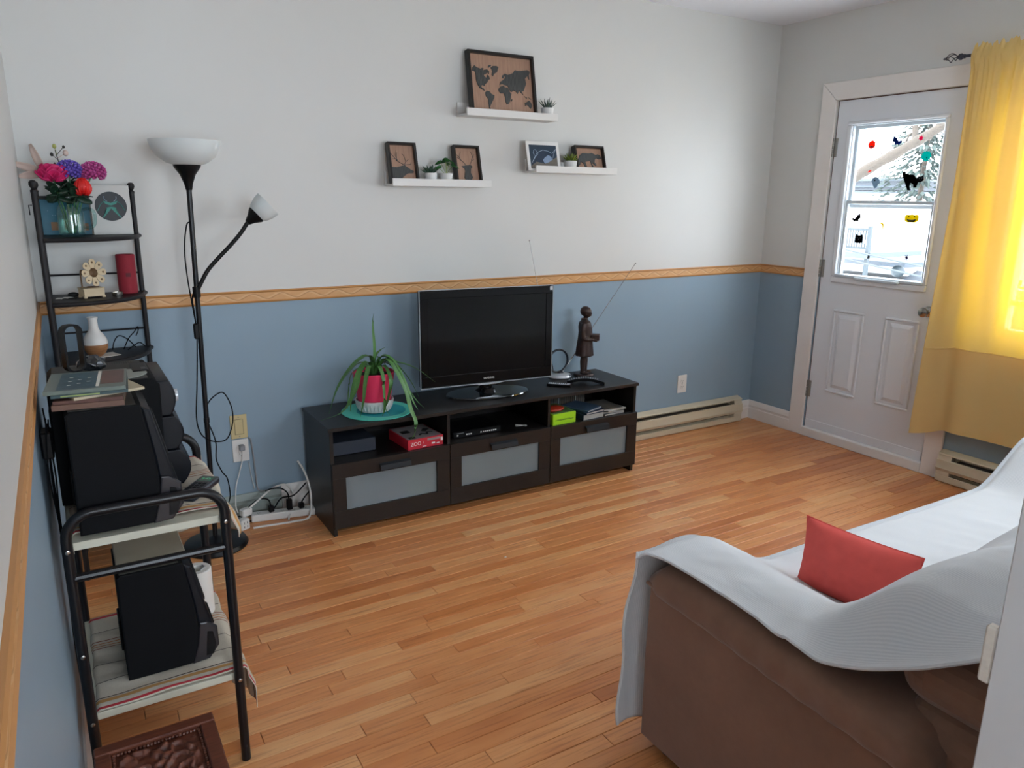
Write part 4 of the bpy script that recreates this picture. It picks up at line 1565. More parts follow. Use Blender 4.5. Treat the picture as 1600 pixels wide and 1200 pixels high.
def floor_lamp():
    bx_, by_ = 0.556, -0.262
    root = thing('floor_lamp', 'black uplighter floor lamp with an opal bowl and a small side arm', 'floor lamp', (bx_, by_, 0.0))
    MB().lathe([(0, 0), (0.138, 0), (0.140, 0.006), (0.132, 0.020), (0.09, 0.030), (0.03, 0.036), (0.014, 0.046), (0, 0.047)], 44).build('base', 'blackmetal', root)
    tx = 0.024
    MB().tube([(0, 0, 0.03), (tx * .7, 0, 1.10), (tx, 0, 1.575)], 0.0105, 14).build('pole', 'blackmetal', root)
    MB().lathe([(0, 0.58), (0.0125, 0.58), (0.0125, 0.60), (0, 0.60)], 14, c=(tx * .38, 0, 0)).build('pole_joint', 'blackmetal', root)
    MB().lathe([(0, 1.560), (0.012, 1.560), (0.017, 1.585), (0.030, 1.620), (0.050, 1.648), (0.053, 1.658), (0, 1.658)], 32, c=(tx, 0, 0)).build('shade_holder', 'blackplastic', root)
    o = MB().lathe([(0.045, 1.656), (0.075, 1.665), (0.110, 1.690), (0.128, 1.720), (0.136, 1.752), (0.133, 1.752), (0.125, 1.722), (0.107, 1.694), (0.073, 1.669), (0.0, 1.660)], 48, c=(tx, 0, 0)).build('bowl_shade', 'shade', root)
    # flexible reading arm
    pts = bez([(0.017, -0.004, 1.150), (0.030, -0.008, 1.175), (0.065, -.012, 1.235), (0.110, -.016, 1.285), (0.160, -.02, 1.335), (0.205, -.024, 1.385), (0.240, -.028, 1.435)], 6)
    MB().tube(pts, 0.0085, 12).build('flexible_arm', 'blackplastic', root)
    MB().lathe([(0, -.022), (.0155, -.022), (.0155, .022), (0, .022)], 14, c=(0.0165, 0, 1.148)).build('arm_clamp', 'blackplastic', root)
    d = Vector((0.75, -0.10, 0.66)).normalized()
    mm = Matrix.Translation((0.240, -.028, 1.433)) @ d.to_track_quat('Z', 'Y').to_matrix().to_4x4()
    MB().lathe([(0, -.006), (.012, -.004), (.022, .018), (.037, .040), (.039, .048), (0, .048)], 24, mat=mm).build('shade_holder', 'blackplastic', root)
    MB().lathe([(.036, .047), (.045, .056), (.055, .085), (.058, .112), (.055, .112), (.052, .086), (.042, .058), (0, .050)], 32, mat=mm).build('small_shade', 'shade', root)
    # cord with in-line switch, coming out of the pole
    o = Vector(root.location)
    y = -0.272
    pts = bez([(0.571, y, 1.435), (0.556, y - .004, 1.42), (0.540, y - .004, 1.33), (0.541, y, 1.21), (0.552, y, 1.07), (0.557, y, 1.01)], 6)
    MB().tube([p - o for p in pts], .0028, 7).build('cord', 'softblack', root)
    pts = bez([(0.561, y, 1.155), (0.552, y, 1.12), (0.556, y, 1.06), (0.557, y, 1.01)], 5)
    MB().tube([p - o for p in pts], .0024, 7).build('cord', 'softblack', root)
    MB().box(-.011, .011, -.010, .010, -.033, .033, bev=.006, seg=2, mat=Matrix.Translation(Vector((0.556, y, .985)) - o)).build('switch', 'blackplastic', root)
    pts = bez([(0.556, y, .955), (0.549, y, .867), (0.538, y, .75), (0.524, y, .615), (0.532, y - .005, .545), (0.560, y - .01, .508), (0.60, y - .014, .493), (0.640, y - .01, .500), (0.668, y, .56), (0.672, y, .625), (0.655, y, .685), (0.634, y, .709), (0.598, y, .692), (0.572, y + .01, .655), (0.566, y + .02, .60), (0.588, y + .02, .52), (0.596, y + .02, .470), (0.593, y + .03, .397), (0.615, y + .05, .330), (0.640, y + .08, .28), (0.652, y + .12, .18), (0.640, y + .16, .10), (0.66, y + .17, .05), (0.72, y + .165, .052)], 6)
    MB().tube([p - o for p in pts], .0028, 7).build('cord', 'softblack', root)


floor_lamp()


# ------------------------------------------------------------------ outlets and wall plates
MAT['ivory'] = M('ivory_plate', '#cbb98a', 0.4, var=.03)


def outlet(label, loc, mat, w=.072, h=.118, decor=False, toggle=False, name='wall_outlet'):
    r = thing(name, label, 'outlet', loc)
    MB().box(-w / 2, w / 2, -.006, 0, -h / 2, h / 2, bev=.003, seg=2).build('cover_plate', mat, r)
    if decor:
        MB().box(-.0205, .0205, -.0064, -.005, -.038, .038).build('rocker_shadow_line', 'heater_dark', r)  # dark box standing in for the shadow line around the rocker
        MB().box(-.0190, .0190, -.0090, -.005, -.0365, .0365, bev=.0015).build('rocker', mat, r)
        MB().box(-.009, .009, -.0096, -.0088, -.008, .008, bev=.0008).build('dimple', mat, r)
    else:
        for dz in (.0195, -.0195):
            b = MB()
            b.lathe([(0, 0), (.0165, 0), (.0165, .003), (0, .0031)], 22, mat=Matrix.Translation((0, -.005, dz)) @ Matrix.Rotation(R(90), 4, 'X'))
            f = b.build('receptacle', mat, r)
            b = MB()
            b.box(-.0075, -.0055, -.0086, -.0079, dz - .001, dz + .007).box(.0055, .0075, -.0086, -.0079, dz - .001, dz + .006).box(-.002, .002, -.0086, -.0079, dz - .009, dz - .005)
            b.build('slots', 'ink', r)
    for dz in ((.048, -.048) if decor else (0.0,)):
        MB().lathe([(0, 0), (.003, 0), (.003, .0012), (0, .0014)], 10, mat=Matrix.Translation((0, -.0058, dz)) @ Matrix.Rotation(R(90), 4, 'X')).build('screw', 'steel', r)
    return r


outlet('white double wall outlet right of the TV bench', (3.614, -0.0005, 0.329), 'whiteplastic', .080, .122)
outlet('ivory decorator switch plate above the white outlet left of the bench', (0.742, -0.0005, 0.463), 'ivory', .078, .118, decor=True, name='switch_plate')
outlet('white outlet with a plug in it below the ivory plate', (0.742, -0.0005, 0.343), 'whiteplastic', .076, .112)
tp = thing('plug', 'pale grey plug in the white outlet with its thin cord', 'plug', (0.745, -0.009, 0.362))
MB().box(-.013, .013, -.028, 0, -.014, .014, bev=.004).build('plug_body', 'greyplastic', tp)
MB().tube(bez([(0.0, -.022, -.012), (-.005, -.024, -.06), (-.022, -.022, -.12), (-.045, -.03, -.19), (-.058, -.06, -.27), (-.055, -.085, -.30)], 6), .0026, 7).build('cord', 'whiteplastic', tp)


def cables():
    tag(MB().tube(bez([(.782, -.006, .402), (.792, -.008, .385), (.798, -.008, .30), (.802, -.010, .20), (.806, -.016, .135), (.83, -.03, .125)], 6), .0040, 7).build('wall_cable', 'greyplastic'), 'grey painted cable running down the blue wall beside the outlet', 'cable')
    MAT['tape'] = M('pale_tape', '#aab0b2', 0.6)
    tag(MB().tube(bez([(.775, -.004, .28), (.782, -.004, .20), (.79, -.014, .14)], 5), .0035, 6).build('wall_cable', 'tape'), 'thin pale cable just left of the grey painted cable', 'cable')
    # power strip along the baseboard
    r = thing('power_strip', 'white power strip on the floor left of the TV bench', 'power strip', (.90, -.105, 0.0004), R(-11))
    MB().box(-.15, .15, -.026, .026, 0, .036, bev=.004).build('body', 'whiteplastic', r)
    for i in range(5):
        x = -.115 + i * .055
        b = MB()
        b.box(x - .006, x - .004, -.004, .006, .0355, .0366).box(x + .004, x + .006, -.004, .006, .0355, .0366).box(x - .002, x + .002, -.012, -.008, .0355, .0366)
        b.build('socket', 'ink', r)
    r2 = thing('outlet_tap', 'small white three-way outlet tap propped beside the power strip', 'outlet tap', (.700, -.150, 0.0004), R(25))
    MB().box(-.024, .024, -.02, .02, .0, .052, bev=.004, mat=Matrix.Rotation(R(0), 4, 'X')).build('body', 'whiteplastic', r2)
    b = MB()
    for z in (.016, .036):
        b.box(-.010, -.007, -.0208, -.0196, z - .005, z + .005).box(.007, .010, -.0208, -.0196, z - .005, z + .005)
    b.build('slots', 'ink', r2)
    r3 = thing('adapter', 'white charger block plugged in above the outlet tap', 'adapter', (.722, -.118, .0528), R(20))
    MB().box(-.026, .026, -.018, .018, 0, .036, bev=.005).build('body', 'whiteplastic', r3)
    for i, (x, lab) in enumerate(((.845, 'black plug at the left of the power strip with its arched cord'), (.930, 'tall black plug near the middle of the power strip'), (.985, 'squat black plug at the right end of the power strip'))):
        yy = -.105 - math.tan(R(-11)) * 0 + (x - .90) * math.tan(R(-11))
        p = thing('plug', lab, 'plug', (x, yy, .0372))
        hh = (.030, .055, .028)[i]
        MB().box(-.013, .013, -.013, .013, 0, hh, bev=.004).build('plug_body', 'blackplastic', p)
        pts = ((bez([(0, 0, .028), (-.012, 0, .065), (-.06, -.01, .078), (-.115, -.02, .045), (-.15, -.035, .006)], 6)),
               (bez([(0, .0, .05), (-.005, .006, .085), (-.03, .014, .110), (-.07, .03, .112), (-.10, .045, .10)], 6)),
               (bez([(0, 0, .026), (.02, .006, .05), (.05, .014, .075), (.078, .02, .10)], 6)))[i]
        MB().tube(pts, .0035, 7).build('cord', 'softblack', p)
    tag(MB().tube(bez([(1.026, -.085, .150), (.96, -.09, .098), (.90, -.08, .090), (.86, -.075, .040), (.80, -.085, .0045), (.74, -.085, .0045)], 6), .0036, 7).build('black_cable', 'softblack'), 'black cable crossing in front of the baseboard behind the plugs', 'cable')
    tag(MB().tube(bez([(1.005, -.030, .250), (1.018, -.085, .215), (1.030, -.125, .145), (1.026, -.155, .06), (1.000, -.190, .008), (.93, -.195, .0055), (.87, -.19, .0055), (.80, -.180, .0055), (.74, -.175, .0055)], 7), .0050, 8).build('white_cable', 'whiteplastic'), 'thick white cable looping from behind the bench onto the floor', 'cable')
    tag(MB().tube(bez([(.735, -.140, .095), (.80, -.10, .120), (.86, -.06, .140), (.93, -.045, .145), (.965, -.05, .10), (.955, -.075, .055), (.91, -.16, .006)], 7), .0045, 8).build('white_cable', 'whiteplastic'), 'pale cable arching from the outlet tap over the power strip', 'cable')
    tag(MB().box(-.005, .005, -.003, .003, 0, .002, bev=.0007).build('paper_scrap', 'white'), 'tiny white scrap lying in the middle of the wood floor', 'scrap', loc=(1.635, -1.018, .0002))


cables()


# ------------------------------------------------------------------ picture ledges and what stands on them
MAT['ply'] = wood('reddish_plywood', '#97745f', '#b08b74', 0.55, (25, 25, 2), 0.05, 4)
MAT['slatewood'] = None


def slatewood():
    t = NT('ebonised_cutout')
    v = t.coord('Object')
    wv = t.n('ShaderNodeTexWave')
    wv.inputs['Scale'].default_value = 38
    wv.inputs['Distortion'].default_value = 2.5
    wv.bands_direction = 'X'
    t.l(v, wv.inputs['Vector'])
    t.base(t.mix(wv.outputs['Fac'], lin('#2f3130'), lin('#4b4c4a')))
    t.p.inputs['Roughness'].default_value = 0.55
    return t.m


MAT['slatewood'] = slatewood()
MAT['frame'] = M('black_stained_frame', '#171412', 0.42, var=.15)
MAT['shellwhite'] = M('ledge_white', '#dedcd8', 0.45, var=.02)

ART = {
'north_america': [(-0.0, 0.688), (0.032, 0.709), (0.05, 0.766), (0.08, 0.802), (0.11, 0.773), (0.169, 0.753), (0.196, 0.772), (0.226, 0.76), (0.199, 0.729), (0.273, 0.754), (0.308, 0.725), (0.3, 0.674), (0.275, 0.699), (0.242, 0.662), (0.211, 0.658), (0.23, 0.622), (0.255, 0.608), (0.268, 0.66), (0.294, 0.646), (0.312, 0.593), (0.279, 0.567), (0.262, 0.526), (0.224, 0.494), (0.212, 0.465), (0.181, 0.479), (0.159, 0.46), (0.168, 0.428), (0.199, 0.42), (0.208, 0.382), (0.177, 0.399), (0.132, 0.429), (0.099, 0.497), (0.087, 0.567), (0.091, 0.644), (0.078, 0.698), (0.047, 0.705)],
'greenland': [(0.337, 0.79), (0.37, 0.822), (0.432, 0.829), (0.463, 0.811), (0.432, 0.718), (0.389, 0.691), (0.361, 0.643), (0.342, 0.674), (0.36, 0.732)],
'south_america': [(0.217, 0.356), (0.244, 0.386), (0.286, 0.379), (0.315, 0.338), (0.361, 0.315), (0.353, 0.27), (0.319, 0.206), (0.296, 0.159), (0.273, 0.118), (0.282, 0.058), (0.261, 0.089), (0.255, 0.177), (0.258, 0.249), (0.219, 0.301)],
'africa': [(0.434, 0.434), (0.468, 0.477), (0.521, 0.5), (0.54, 0.474), (0.592, 0.468), (0.611, 0.414), (0.63, 0.371), (0.647, 0.373), (0.627, 0.326), (0.613, 0.246), (0.585, 0.193), (0.553, 0.178), (0.535, 0.238), (0.533, 0.305), (0.515, 0.37), (0.467, 0.36), (0.438, 0.396)],
'eurasia': [(0.459, 0.509), (0.482, 0.568), (0.52, 0.595), (0.547, 0.62), (0.564, 0.65), (0.56, 0.678), (0.527, 0.629), (0.506, 0.632), (0.513, 0.672), (0.557, 0.711), (0.603, 0.694), (0.655, 0.712), (0.698, 0.739), (0.732, 0.794), (0.762, 0.781), (0.836, 0.79), (0.94, 0.815), (0.985, 0.788), (0.963, 0.727), (0.965, 0.647), (0.945, 0.668), (0.941, 0.713), (0.892, 0.661), (0.904, 0.572), (0.875, 0.5), (0.852, 0.441), (0.82, 0.426), (0.838, 0.371), (0.803, 0.407), (0.779, 0.444), (0.745, 0.378), (0.725, 0.415), (0.685, 0.433), (0.652, 0.402), (0.631, 0.411), (0.603, 0.469), (0.594, 0.502), (0.542, 0.513), (0.506, 0.526)],
'australia': [(0.858, 0.226), (0.896, 0.252), (0.917, 0.271), (0.943, 0.268), (0.968, 0.225), (0.976, 0.18), (0.948, 0.134), (0.918, 0.175), (0.893, 0.201), (0.861, 0.175)],
'madagascar': [(0.635, 0.271), (0.652, 0.284), (0.645, 0.244), (0.634, 0.237)],
'arctic_island': [(0.291, 0.795), (0.308, 0.83), (0.35, 0.836), (0.338, 0.812), (0.306, 0.786)],
'island': [(0.86, .35), (.875, .33), (.895, .305), (.90, .345), (.88, .325), (.87, .33)],
'new_guinea': [(.925, .335), (.95, .32), (.972, .30), (.95, .305)],
}
ELK = [(0.0, 0.415), (0.257, 0.41), (0.477, 0.456), (0.585, 0.465), (0.819, 0.353), (0.939, 0.317), (0.913, 0.264), (0.682, 0.252), (0.513, 0.176), (0.36, 0.08), (0.185, 0.089), (0.0, 0.158)]
ELK_A = [[(0.568, 0.475), (0.312, 0.572), (0.115, 0.733), (0.016, 0.812)], [(0.312, 0.572), (0.241, 0.734), (0.293, 0.867)], [(0.23, 0.633), (0.013, 0.624)], [(0.568, 0.475), (0.652, 0.569), (0.584, 0.736), (0.517, 0.777)], [(0.652, 0.569), (0.806, 0.652)], [(0.568, 0.475), (0.84, 0.503), (0.866, 0.567)], [(0.258, 0.572), (0.323, 0.816)]]
DEER = [(0.416, 0.516), (0.668, 0.53), (0.758, 0.486), (0.673, 0.429), (0.639, 0.316), (0.717, 0.181), (0.543, 0.034), (0.447, 0.034), (0.332, 0.179), (0.394, 0.359), (0.384, 0.426), (0.258, 0.492)]
DEER_A = [[(0.456, 0.528), (0.37, 0.605), (0.244, 0.67), (0.201, 0.781), (0.274, 0.894)], [(0.281, 0.66), (0.099, 0.735)], [(0.629, 0.53), (0.72, 0.632), (0.799, 0.792), (0.739, 0.915)], [(0.77, 0.723), (0.882, 0.839)], [(0.723, 0.655), (0.864, 0.702)], [(0.231, 0.715), (0.072, 0.824)]]
BEAR = [(0.078, 0.496), (0.144, 0.673), (0.279, 0.796), (0.509, 0.778), (0.627, 0.82), (0.765, 0.731), (0.854, 0.765), (0.95, 0.71), (0.983, 0.56), (0.867, 0.54), (0.785, 0.597), (0.723, 0.52), (0.701, 0.399), (0.764, 0.281), (0.72, 0.25), (0.628, 0.367), (0.597, 0.336), (0.645, 0.189), (0.588, 0.187), (0.533, 0.453), (0.346, 0.417), (0.377, 0.212), (0.432, 0.169), (0.318, 0.166), (0.257, 0.356), (0.174, 0.411), (0.125, 0.264), (0.051, 0.204), (0.086, 0.35)]


def ledge(label, x0, x1, z):
    """z: underside of the floor board"""
    r = thing('picture_ledge', label, 'shelf', (x0, 0, z), group='white picture ledges on the far wall')
    w = x1 - x0
    MB().box(0, w, -.012, -.0008, 0, .070, bev=.001).build('back_board', 'shellwhite', r)
    MB().box(0, w, -.108, -.012, 0, .010, bev=.0008).build('floor_board', 'shellwhite', r)
    MB().box(0, w, -.120, -.108, 0, .036, bev=.001).build('front_lip', 'shellwhite', r)
    return r


ledge('topmost white picture ledge carrying the framed world map', 1.925, 2.472, 1.940)
ledge('lower left white picture ledge with the elk and deer pictures', 1.520, 2.066, 1.592)
ledge('lower right white picture ledge with the orca and bear pictures', 2.340, 2.888, 1.674)


def frame(label, xc, yb, zb, w, h, lean, depth=.035, fw=.011, mat='frame', back='ply', recess=.020):
    """leaning box frame; local x right, z up, front at -y"""
    r = thing('framed_picture', label, 'picture', (xc, yb, zb), rot=(-lean, 0, 0))
    b = MB()
    for (p, q, s, t) in ((-w / 2, w / 2, 0, fw), (-w / 2, w / 2, h - fw, h), (-w / 2, -w / 2 + fw, fw, h - fw), (w / 2 - fw, w / 2, fw, h - fw)):
        b.box(p, q, 0, depth, s, t, bev=.0008)
    b.build('frame', mat, r)
    MB().box(-w / 2 + fw, w / 2 - fw, recess, recess + .004, fw, h - fw).build('backing', back, r)
    return r, (w - 2 * fw), (h - 2 * fw), fw, recess


def cut(r, iw, ih, fw, rec, name, poly, mat, t=.003, lift=0.0):
    pts = [(-iw / 2 + u * iw, rec - t - lift, fw + v * ih) for u, v in poly]
    b = MB()
    b.prism(pts, (0, t, 0))
    return b.build(name, mat, r, recalc=True)


def lines(r, iw, ih, fw, rec, name, L_, mat, rad=.0016):
    b = MB()
    for q in L_:
        pts = [(-iw / 2 + u * iw, rec - .0012, fw + v * ih) for u, v in q]
        b.tube(pts, [rad] + [rad * .8] * (len(pts) - 2) + [rad * .5], 6)
    return b.build(name, mat, r)


r, iw, ih, fw, rec = frame('black box frame with a dark wooden world map on plywood', 2.165, -.098, 1.9502, .392, .318, R(10.5), fw=.013)
for k, v in ART.items():
    cut(r, iw, ih, fw, rec, 'landmass', v, 'slatewood')
r, iw, ih, fw, rec = frame('black frame with an elk in profile at the left of its ledge', 1.600, -.096, 1.6022, .150, .205, R(14))
cut(r, iw, ih, fw, rec, 'elk_cutout', ELK, 'slatewood')
lines(r, iw, ih, fw, rec, 'antlers', ELK_A, 'slatewood')
r, iw, ih, fw, rec = frame('black frame with a deer head seen from the front', 1.957, -.096, 1.6022, .150, .205, R(14))
cut(r, iw, ih, fw, rec, 'deer_cutout', DEER, 'slatewood')
lines(r, iw, ih, fw, rec, 'antlers', DEER_A, 'slatewood')
r, iw, ih, fw, rec = frame('black frame with a walking bear at the right of its ledge', 2.733, -.096, 1.6842, .205, .152, R(16))
cut(r, iw, ih, fw, rec, 'bear_cutout', BEAR, 'slatewood')
# loose orca print in a white border
MAT['sea'] = M('night_sea_print', '#24384a', 0.5, var=.15, vscale=30)
MAT['orca'] = M('orca_blue_print', '#1c2f45', 0.5, var=.3, vscale=50)
MAT['chalk'] = M('chalk_line', '#9db0c4', 0.6)
MAT['belly'] = M('pale_belly_print', '#7c90ab', 0.6, var=.2, vscale=50)
MAT['seabed'] = M('sandy_print', '#6d675f', 0.6, var=.25, vscale=40)
r = thing('picture_card', 'white bordered orca drawing leaning at the left of its ledge', 'picture', (2.418, -.088, 1.6842), rot=(-R(15), 0, 0))
MB().box(-.106, .106, 0, .004, 0, .160, bev=.0006).build('card', 'white', r)
MB().box(-.088, .088, -.0006, 0, .012, .140).build('print', 'sea', r)
OB = [(0.056, 0.237), (0.147, 0.438), (0.274, 0.668), (0.493, 0.791), (0.681, 0.744), (0.821, 0.654), (0.971, 0.848), (0.867, 0.601), (0.811, 0.384), (0.78, 0.519), (0.676, 0.597), (0.529, 0.49), (0.455, 0.399), (0.462, 0.282), (0.331, 0.27), (0.213, 0.298), (0.114, 0.185)]


def oc(name, poly, mat, lift):
    pts = [(-.088 + u * .176, -.0006 - lift, .012 + v * .128) for u, v in poly]
    MB().prism(pts, (0, .0004, 0)).build(name, mat, r, recalc=True)


oc('seabed', [(0.003, 0.087), (0.213, 0.285), (0.52, 0.215), (0.811, 0.384), (0.995, 0.521), (1.0, 0.014), (0.001, 0.025)], 'seabed', .0004)
oc('belly', [(0.453, 0.36), (0.553, 0.49), (0.675, 0.58), (0.78, 0.519), (0.799, 0.384), (0.665, 0.279), (0.52, 0.215)], 'belly', .0008)
oc('orca', OB, 'orca', .0012)
oc('fin', [(0.174, 0.539), (0.13, 0.64), (0.164, 0.78), (0.219, 0.795), (0.263, 0.694)], 'orca', .0012)
b = MB()
for q in (OB[0:7], [OB[6], OB[7], OB[8]], [(0.174, 0.539), (0.13, 0.64), (0.164, 0.78), (0.219, 0.795), (0.263, 0.694)], [(0.09, 0.3), (.2, .5), (.3, .62)]):
    b.tube([(-.088 + u * .176, -.0016, .012 + v * .128) for u, v in q], .0013, 5)
b.build('chalk_line', 'chalk', r)

# small potted plants on the ledges
MAT['potwhite'] = M('matte_white_pot', '#dcdbd8', 0.5, var=.03)
MAT['aloe'] = M('dark_aloe_green', '#2b4236', 0.45, var=.35, vscale=40)
MAT['succ'] = M('blue_green_succulent', '#33503f', 0.45, var=.3, vscale=40)
MAT['deepleaf'] = M('deep_green_leaf', '#1f5a24', 0.4, var=.25, vscale=30)
MAT['olive'] = M('olive_green_succulent', '#6f7f2a', 0.45, var=.3, vscale=40)
MAT['stem'] = M('pale_stem', '#8fa05a', 0.5)


def pot(label, x, y, z, r_, h):
    o = thing('potted_plant', label, 'plant', (x, y, z), group='little plants in white pots on the ledges')
    MB().lathe([(0, 0), (r_ * .84, 0), (r_ * .87, .003), (r_, h - .003), (r_, h), (r_ * .93, h), (r_ * .92, h - .008), (0, h - .008)], 28).build('pot', 'potwhite', o)
    MB().lathe([(0, h - .006), (r_ * .5, h - .005), (r_ * .92, h - .0075), (r_ * .5, h - .0085), (0, h - .0085)], 16).build('soil', 'soil', o)
    return o


def spike(o, a, tilt, l, w, z0, mat, t=.0025, curl=.0):
    b = MB()
    d = Vector((math.cos(a) * math.sin(tilt), math.sin(a) * math.sin(tilt), math.cos(tilt)))
    s = Vector((-math.sin(a), math.cos(a), 0))
    u = s.cross(d) * -1
    p0 = Vector((math.cos(a) * .006, math.sin(a) * .006, z0))
    rows = []
    for f, ww in ((0, .6), (.25, 1), (.6, .8), (.88, .35), (1, .03)):
        p = p0 + d * l * f + u * curl * f * f + Vector((0, 0, 0))
        rows.append([b.bm.verts.new(p + s * w * ww), b.bm.verts.new(p + u * t * ww), b.bm.verts.new(p - s * w * ww), b.bm.verts.new(p - u * t * ww * 1.4)])
    for A, B in zip(rows, rows[1:]):
        for k in range(4):
            b.bm.faces.new([A[k], A[(k + 1) % 4], B[(k + 1) % 4], B[k]])
    b.bm.faces.new(rows[-1])
    b.bm.faces.new(list(reversed(rows[0])))
    b.build('leaf', mat, o, recalc=True)


rnd = random.Random(11)
o = pot('spiky dark aloe in a white pot beside the world map', 2.431, -.075, 1.9504, .034, .058)
for k in range(20):
    spike(o, k * 2.4, .15 + .9 * (k / 20), rnd.uniform(.045, .065), .0042, .052, 'aloe')
o = pot('blue-green pointed succulent in the left white pot of the lower left ledge', 1.742, -.072, 1.6024, .032, .056)
for k in range(18):
    spike(o, k * 2.4, .2 + 1.05 * (k / 18), rnd.uniform(.042, .054), .0068, .052, 'succ', .0035)
o = pot('broad-leaved green plant in the white pot next to the deer picture', 1.828, -.072, 1.6024, .034, .056)
for (x, y, z, a, s) in ((-.050, -.006, .080, 2.9, .030), (-.012, -.022, .116, 2.0, .030), (.020, -.02, .112, .6, .028), (.044, -.006, .092, -.2, .028), (-.032, .012, .106, 2.6, .026), (.012, .01, .104, 1.2, .024)):
    b = MB()
    b.tube(bez([(0, 0, .048), (x * .4, y * .4, z * .8), (x * .8, y * .8, z)], 4), .0013, 5)
    b.build('stem', 'stem', o)
    b = MB()
    mm = Matrix.Translation((x, y, z)) @ Matrix.Rotation(a, 4, 'Z') @ Matrix.Rotation(.35, 4, 'Y') @ Matrix.Rotation(.5, 4, 'X')
    out = [(-.6, 0), (-.75, .35), (-.4, .62), (.1, .58), (.6, .32), (1.05, 0), (.6, -.32), (.1, -.58), (-.4, -.62), (-.75, -.35)]
    c0 = b.bm.verts.new(mm @ Vector((0, 0, -.003)))
    vs = [b.bm.verts.new(mm @ Vector((u * s, v * s, .004 * abs(v) - .003 * u * u))) for u, v in out]
    for k in range(len(vs)):
        b.bm.faces.new([c0, vs[k], vs[(k + 1) % len(vs)]])
    solidify(b.build('leaf', 'deepleaf', o), .0012)
o = pot('olive green rosette in a white pot next to the bear picture', 2.592, -.076, 1.6844, .036, .058)
for k in range(20):
    spike(o, k * 2.4, .15 + 1.15 * (k / 20), rnd.uniform(.042, .056), .0085, .054, 'olive', .0032)
tag(MB().lathe([(0, 0), (.017, 0), (.019, .05), (.016, .05), (.015, .004), (0, .004)], 22).build('cup', 'potwhite'), 'small plain white cup half hidden behind the olive rosette pot', 'cup', loc=(2.560, -.040, 1.6844))
tag(MB().lathe([(0, 0), (.006, .001), (.006, .009), (0, .010)], 10).build('rubber_bumper', 'blackplastic'), 'tiny black bumper on the ledge at the foot of the world map frame', 'bumper', loc=(1.957, -.055, 1.9502))

# ------------------------------------------------------------------ corner shelf
def corner_shelf():
    c0, c1 = .046, -.040
    ex, ey = .387, -.330
    root = thing('corner_shelf', 'tall dark metal corner shelf with bowed shelves and ball finials', 'shelf', (c0, c1, 0))
    for (x, y) in ((c0, c1), (c0, ey), (ex, c1)):
        b = MB()
        b.rod((x - c0, y - c1, 0), (x - c0, y - c1, 1.545), .0105, 12)
        f = b.build('post', 'rackmetal', root)
        MB().lathe([(0, 1.543), (.0115, 1.545), (.012, 1.552), (.007, 1.557), (.010, 1.562), (.014, 1.571), (.013, 1.582), (.007, 1.588), (0, 1.589)], 14, c=(x - c0, y - c1, 0)).build('finial', 'rackmetal', f)
    for z in (1.380, 1.140, .900, .660, .420, .180):
        pts = [(0, 0), (ex - c0 + .006, 0), (ex - c0 + .012, -.012)]
        for i in range(1, 16):
            a = PI / 2 * i / 16
            pts.append(((ex - c0) * math.cos(a) ** .82 + .0, -.012 + (ey - c1) * math.sin(a) ** .82))
        pts += [(0.01, ey - c1 - .004), (-.006, ey - c1 - .004), (-.006, 0)]
        b = MB()
        b.prism([(x, y, z - .013) for x, y in pts], (0, 0, .013))
        s = b.build('shelf', 'rackmetal', root, recalc=True)
        rim = [(x, y, z - .007) for x, y in pts[1:-2]]
        MB().tube(rim, .0085, 8).build('rim', 'rackmetal', s)
        if z < 1.3 and z > .7:
            MB().rod((0, .002, z + .078), (ex - c0, .002, z + .078), .0038, 8).build('guard_rail', 'rackmetal', root)
    MB().tube([(-.012, ey - c1, 1.50), (-.022, ey - c1, 1.50), (-.022, ey - c1, 1.465)], .0022, 6).build('hook', 'rackmetal', root)


corner_shelf()
ZT = 1.3808
# painting, card, jar of flowers on the top shelf
MAT['nightblue'] = M('teal_blue_painting', '#1c6076', 0.45, var=.3, vscale=18)
MAT['umber'] = M('umber_paint', '#7a5230', 0.5, var=.4, vscale=30)
MAT['panelwhite'] = M('white_card', '#c9c7c2', 0.5, var=.02)
MAT['moondark'] = M('charcoal_disc', '#20262a', 0.5, var=.2, vscale=30)
MAT['tealpaint'] = M('teal_paint', '#2f8577', 0.5, var=.2, vscale=40)
r = thing('painting', 'teal blue starry painting with an orange house behind the jar', 'picture', (.140, -.075, ZT + .0005), rot=(-R(8), 0, 0))
MB().box(-.085, .085, 0, .012, 0, .150, bev=.001).build('canvas', 'nightblue', r)
MB().box(-.087, .087, -.001, .013, .138, .152, bev=.001).build('top_edge', 'ink', r)
MB().box(-.055, -.030, -.0012, 0, .018, .050).build('painted_house', 'umber', r)
MB().box(-.01, .020, -.0012, 0, .018, .060).box(.055, .075, -.0012, 0, .016, .044).build('painted_tower', 'umber', r)
b = MB()
rnd = random.Random(4)
for k in range(14):
    xx, zz = rnd.uniform(-.07, .07), rnd.uniform(.07, .13)
    b.prism([(q[0] + xx, -.0013, q[1] + zz) for q in circle(.0012, 6)], (0, .0008, 0))
b.build('stars', 'chalk', r, recalc=True)['kind'] = 'stuff'

r = thing('square_card', 'white square panel with a dark disc and teal long-tailed moth figure', 'picture', (.302, -.105, ZT + .0005), rot=(-R(5), 0, 0))
MB().box(-.072, .072, 0, .010, 0, .196, bev=.001).build('panel', 'panelwhite', r)
b = MB()
b.lathe([(0, 0), (.058, 0), (.058, .0012), (0, .0012)], 48, mat=Matrix.Translation((.0, -.0002, .112)) @ Matrix.Rotation(R(90), 4, 'X'))
b.build('dark_disc', 'moondark', r)


